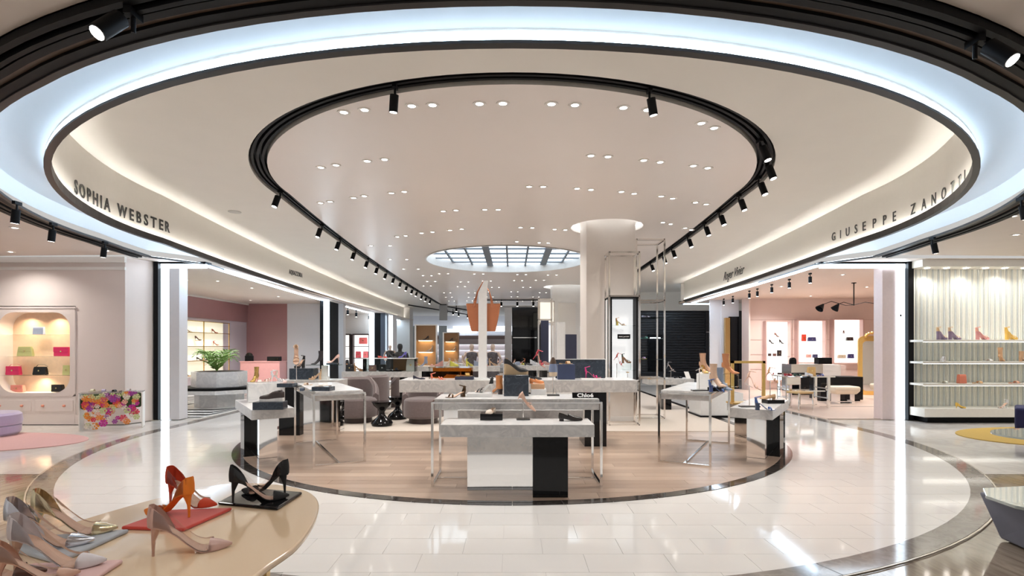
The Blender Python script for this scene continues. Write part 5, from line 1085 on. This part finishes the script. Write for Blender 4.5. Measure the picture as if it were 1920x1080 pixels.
def bench(loc, lb, w=.36):
    t = thing('bench', lb, 'bench', loc, 0); bev(MB().rings([[(x*k, y*k, z) for x, y in ((-w, -.24), (w, -.24), (w, .24), (-w, .24))] for z, k in ((.27, .78), (.36, .98), (.45, 1.0), (.49, .93))]).build('cushion', mat('ivory_leather', (.80, .68, .52), .5), t, True), .03, 3)
    for x in (-.2, .2): MB().box(x-.04, x+.04, -.15, .15, .02, .27).build('leg', mirror, t); 
    MB().box(-.24, .24, -.16, .16, 0, .02).build('base', mirror, t)
bench((9.30, 15.0, .004), 'ivory cushioned bench in front of the black desk'); bench((11.3, 15.9, .004), 'ivory cushioned bench at the right by the gilt mirror', .5)
t = thing('gilt_mirror', 'tall mirror in an ornate gilt frame leaning in the rose shop', 'mirror', (12.0, 17.6, .004), -.25)
fr_o = rounded(-.52, .52, 0, 1.95, .18, 5); fr_i = rounded(-.40, .40, .13, 1.78, .12, 5)
MB().rings([[(x, y_, z) for x, z in pl+[pl[0]]] for pl, y_ in ((fr_o, .04), (fr_o, -.04), (fr_i, -.06), (fr_i, .0))], closed=False).build('frame', gold, t); MB().rings([[(x, y_, z) for x, z in fr_i] for y_ in (0, .01)]).build('glass', mirror, t)
cr = MB()
for i in range(9): a = pi*i/8; cr.sphere((.3*math.cos(a), -.04, 1.94+.12*math.sin(a)), .05, 8, 6)
cr.build('crest', gold, t, True)
t = thing('arm_chandelier', 'black three-armed ceiling lamp with cone shades in the rose shop', 'ceiling lamp', P(1601, 573, 15)); MB().cyl((0, 0, 0), (0, 0, ZR-t.location.z), .014, k=8).build('stem', blackm, t); MB().cyl((0, 0, ZR-t.location.z-.02), (0, 0, ZR-t.location.z), .06, k=14).build('rose', blackm, t)
for k, (pts_, h_) in enumerate(((((0, 0, .02), (-.3, -.1, 0), (-.75, -.2, .1), (-1.0, -.25, .02)), (-1.08, -.27, -.06)), (((0, 0, .02), (-.1, .3, .12), (-.18, .4, .08)), (-.2, .45, .02)), (((0, 0, .02), (.35, .05, .1), (.7, .1, .06)), (.75, .1, .0)))):
    a_ = MB().tube(pts_, .009, 6).build('arm', blackm, t, True); e = Vector(pts_[-1]); h_ = Vector(h_); dd = (h_-e).normalized()
    MB().cyl(e, e+dd*.2, .02, .11, 14, False).build('shade', blackm, a_, True)
    if k: MB().sphere(e+dd*.15, .05, 10, 6).build('bulb', lamp, a_, True)
# ------------------------------------------------------------------ table and stands in front of the dark wall
t = thing('display_table', 'marble slab table on a black base in front of the dark slatted wall', 'table', (0, 0, 0)); bev(MB().box(3.44, 4.58, 13.4, 14.1, .64, .79).build('slab', stone_m, t), .004); MB().box(3.80, 4.02, 13.45, 14.05, .012, .64).build('black_base', blackg, t)
stand((4.05, 13.6, .79), .2, 'chrome stand with a grey sandal before the dark wall', .14, .1, tilt=20, bm=chrome); shoe('sandal', (.30, .30, .32), (4.05, 13.6, 1.0), 330, 'grey metallic sandal on the chrome stand before the dark wall', .27, tilt=20, finish=.3, metal=.6); shoe('flat', (.02, .02, .025), (4.25, 13.65, .791), 10, 'black flat beside the chrome stand before the dark wall', .24)
t = thing('name_card', 'tilted white card at the end of the slab table by the dark wall', 'sign', (4.5, 13.6, .79), .1); MB().rings([[(-.06, -.01, 0), (.06, -.01, 0), (.06, .0, 0), (-.06, 0, 0)], [(-.08, .09, .17), (.04, .09, .17), (.04, .1, .17), (-.08, .1, .17)]]).build('card', wht, t)
t = thing('display_counter', 'low white counter with black foot line behind the right tall table', 'counter', (4.75, 12.4, 0)); MB().box(-.5, .45, -.4, .4, .05, .55).build('body', white_l, t); MB().box(-.52, .47, -.42, .42, .0, .05).build('plinth', blackm, t)
# ------------------------------------------------------------------ tables behind the armchairs
def slab_table(x0, x1, y0, y1, z, label, th=.14, legs=True):
    t = thing('display_table', label, 'table', ((x0+x1)/2, (y0+y1)/2, 0)); w_, d_ = (x1-x0)/2, (y1-y0)/2
    bev(MB().box(-w_, w_, -d_, d_, z-th, z).build('slab', stone_m, t), .004); MB().box(-w_*.7, w_*.1, -d_*.8, d_*.8, .012, z-th).build('black_base', blackg, t); MB().box(w_*.35, w_*.6, -d_*.8, d_*.8, .012, z-th).build('mirror_base', mirror, t); return t
slab_table(-4.25, -2.45, 13.3, 14.0, .975, 'grey marble counter behind the velvet armchairs on the left')
t = thing('glass_case', 'clear glass display case with bags on the marble counter behind the armchairs', 'display case', (-3.08, 13.62, .976))
MB().box(-.66, .64, -.25, .25, .32, .335).build('top', white_l, t)
for x in (-.66, .63): MB().box(x, x+.01, -.25, .25, 0, .32).build('side', glass_m, t)
MB().box(-.65, .63, -.25, -.24, 0, .32).build('front', glass_m, t); MB().box(.0, .63, .2, .22, 0, .31).build('brown_back', colm((.24, .12, .05), .4), t)
bag((.02, .02, .02), (-3.30, 13.6, .977), 0, 'black bag with white emblem inside the glass case', .18, .17, .1, .9, metal=(.9, .9, .9)); bag((.30, .16, .14), (-3.55, 13.6, .977), 0, 'mauve small bag at the left inside the glass case', .18, .16, .1, .9); block('black_tray', -2.98, 13.55, .977, .4, .25, .03, 0, blackg, 'black tray inside the glass case', 'tray'); shoe('slide', (.03, .03, .05), (-2.98, 13.55, 1.008), 10, 'black slide on the tray inside the glass case', .25)
bag((.70, .69, .67), (-2.58, 13.62, .977), 0, 'white structured bag at the right end of the glass case', .24, .3, .08, .8, False)
bag((.02, .02, .02), (-4.1, 13.5, .977), 0, 'black flap bag at the left end of the marble counter', .2, .17, .1, .9); shoe('platform', (.45, .25, .12), (-3.88, 13.5, .977), 30, 'tan sandal at the left end of the marble counter', .24)
shoe('flat', (.60, .10, .08), (-3.3, 13.6, 1.313), 20, 'red flat on top of the glass case', .24); shoe('pump', (.05, .05, .05), (-3.05, 13.6, 1.313), 20, 'black pump on top of the glass case', .25); shoe('pump', (.12, .10, .40), (-2.8, 13.6, 1.313), 160, 'violet blue pump on top of the glass case', .25)
slab_table(-3.0, -.35, 15.3, 16.0, 1.03, 'long far marble table crowded with shoes behind the long table, left half'); slab_table(-.25, 1.35, 15.5, 16.2, 1.05, 'far marble table with sneakers left of the column')
random.seed(21)
cn = [((.70, .62, .54), 'cream'), ((.45, .14, .06), 'rust'), ((.03, .03, .03), 'black'), ((.74, .73, .74), 'white'), ((.12, .16, .10), 'olive'), ((.62, .40, .24), 'tan'), ((.65, .60, .10), 'yellow'), ((.30, .34, .44), 'steel blue'), ((.60, .30, .26), 'rose'), ((.22, .10, .06), 'brown')]
kn = {'platform': 'platform sandal', 'sneaker': 'sneaker', 'sandal': 'strappy sandal', 'slide': 'slide', 'loafer': 'loafer', 'boot': 'boot', 'wedge': 'wedge', 'pump': 'pump'}
used = set()
def crowd(x0, x1, y0, y1, z, n, kinds, where):
    for i in range(n):
        for _ in range(200):
            k = random.choice(kinds); c, nm = random.choice(cn)
            if (where, k, nm) not in used: used.add((where, k, nm)); break
        x = x0+(x1-x0)*(i+.5)/n; y = y0 if i % 2 else y1
        shoe(k, c, (x, y, z+.002), random.choice((10, 200, 250, 40)), '%s %s %s' % (nm, kn[k], where), .25)
crowd(-2.9, -.45, 15.45, 15.85, 1.03, 11, ['platform', 'sandal', 'boot', 'slide', 'wedge'], 'on the far crowded table behind the tote pole')
crowd(-.15, 1.3, 15.65, 16.05, 1.05, 8, ['sneaker', 'loafer', 'slide', 'wedge'], 'on the far table left of the column')
slab_table(-2.2, .6, 18.6, 19.3, 1.0, 'farthest marble table under the skylight'); crowd(-2.1, .5, 18.8, 19.15, 1.0, 9, ['platform', 'sandal', 'pump', 'boot'], 'on the farthest table under the skylight')
# acrylic risers on the far tables with a tan sandal and blue trunk
t = thing('wall_unit', 'white far display unit with navy panel left of the column', 'display unit', (1.72, 15.2, 0)); MB().box(-.45, .15, 0, .3, .0, 1.2).build('body', white_l, t); MB().box(-.2, .12, -.02, 0, 1.2, 1.95).build('navy_panel', mat('navy_leather', (.03, .035, .07), .5), t); MB().box(-.45, -.2, 0, .1, 1.2, 2.3).build('white_panel', white_l, t)
# brown lit cabinets
for px0, px1, y0, d, lb in ((782, 821, 611, 20.0, 'warm brown lit cabinet with two glowing shelves, nearer one'), (833, 861, 625, 25.0, 'warm brown lit cabinet with two glowing shelves, farther one')):
    x0, x1 = (px0-960)*d/1000, (px1-960)*d/1000; z1 = CH+(HY-y0)*d/1000; w_ = (x1-x0)/2; t = thing('lit_cabinet', lb, 'cabinet', ((x0+x1)/2, d, 0))
    MB().box(-w_, w_, 0, .05, .9, z1).build('back', mat('caramel_panel', (.42, .24, .12), .4), t); MB().box(-w_, w_, -.35, .05, 0, .9).build('base', wht, t); MB().box(-w_-.03, w_+.03, -.35, .05, z1, z1+.04).build('top', chrome, t)
    for sx in (-1, 1): MB().box(sx*w_-.03, sx*w_+.03, -.35, .05, .9, z1).build('side', chrome, t)
    for z in (1.42, 1.85): MB().box(-w_+.08, w_-.15, -.25, 0, z-.03, z).build('shelf', wht, t); MB().box(-w_+.1, w_-.2, -.24, -.02, z-.045, z-.031).build('shelf_light', emis('warm_strip', (1, .75, .4), 4), t)
    shoe('pump', (.05, .03, .03), ((x0+x1)/2-.05, d-.12, 1.851), 210, 'dark pump on the upper shelf of the %s brown cabinet' % ('nearer' if d < 22 else 'farther'), .25)
    shoe('platform', (.35, .33, .33), ((x0+x1)/2+.1, d-.12, 1.421), 210, 'grey platform sandal on the lower shelf of the %s brown cabinet' % ('nearer' if d < 22 else 'farther'), .25)
# mannequins
def mannequin(loc, rz, lb, top, skirt, skin, hip=True, hang=None):
    t = thing('mannequin', lb, 'mannequin', loc, rz)
    E_ = lambda z, a, b_, n=16, y=0: [(a*math.cos(2*pi*j/n), y+b_*math.sin(2*pi*j/n), z) for j in range(n)]
    b = MB().rings([E_(.05, .14, .10), E_(.5, .15, .11), E_(.85, .18, .13), E_(1.0, .165, .12), E_(1.12, .13, .10), E_(1.28, .165, .12), E_(1.38, .19, .10), E_(1.43, .13, .075), E_(1.45, .058, .055), E_(1.50, .052, .055), E_(1.52, .06, .075), E_(1.57, .074, .09), E_(1.63, .07, .085), E_(1.67, .04, .05)])
    for s in (-1, 1): b.tube([(s*.17, 0, 1.40), (s*.24, .02, 1.26), (s*.30, .04, 1.12), (s*.22, -.08, .98), (s*.14, -.12, 1.0)] if hip else [(s*.17, 0, 1.40), (s*.23, .02, 1.2), (s*.25, 0, 1.0), (s*.24, -.06, .82)], [.05, .042, .036, .03, .025] if hip else [.05, .042, .034, .026], 8)
    b.build('body', skin, t, True)
    MB().rings([E_(.55, .24, .19), E_(.9, .20, .15), E_(1.10, .145, .115), E_(1.28, .178, .132), E_(1.39, .185, .105), E_(1.42, .12, .08)], cap=False).build('dress', top, t, True)
    MB().lathe([(.2, 0), (.2, .012)], k=20).build('base', chrome, t)
    if hang: MB().cyl((0, 0, 1.66), (0, 0, hang), .006, k=6).build('hanging_wire', blackm, t)
dk = mat('mannequin_black', (.012, .012, .013), .5)
mannequin((-3.15, 15.0, .012), .2, 'solid black mannequin behind the glass case on the left', dk, dk, dk, False)
flor = mat('dark_floral', (.10, .085, .09), .6, var=.9, scale=22); pale = mat('mannequin_pale', (.72, .55, .45), .5)
mannequin((-1.30, 17.2, .012), .3, 'pale mannequin in a dark floral dress left of the tote pole', flor, flor, pale); mannequin((-.62, 17.2, .012), -.3, 'pale mannequin in a dark floral dress right of the tote pole', flor, flor, pale); mannequin((-5.6, 24.5, 0), .2, 'dark dressed mannequin at the far left by the glowing doorway', dk, dk, pale)
# far glowing shelf walls
t = thing('far_shelving', 'far white shelving wall with glowing rails at the end of the hall', 'shelving', (-3.5, 43, 0)); MB().box(-4, 6, 0, .2, 0, 2.2).build('back', mat('far_pink_panel', (.72, .60, .60), .5), t)
for z in (.9, 1.35, 1.8): MB().box(-4, 6, -.3, 0, z-.03, z).build('shelf', wht, t); MB().box(-4, 6, -.28, -.02, z-.05, z-.031).build('shelf_light', led_far, t)
t = thing('hanging_sign', 'grey louvred vent panel hanging from the far left ceiling', 'panel', (-4.3, 33.4, ZC-1.0)); MB().box(-.25, .25, -.04, .04, 0, .95).build('panel', mat('grey_louvre', (.42, .42, .42), .5), t); MB().box(-.2, .2, -.05, .05, .95, 1.0).build('bracket', blackm, t)
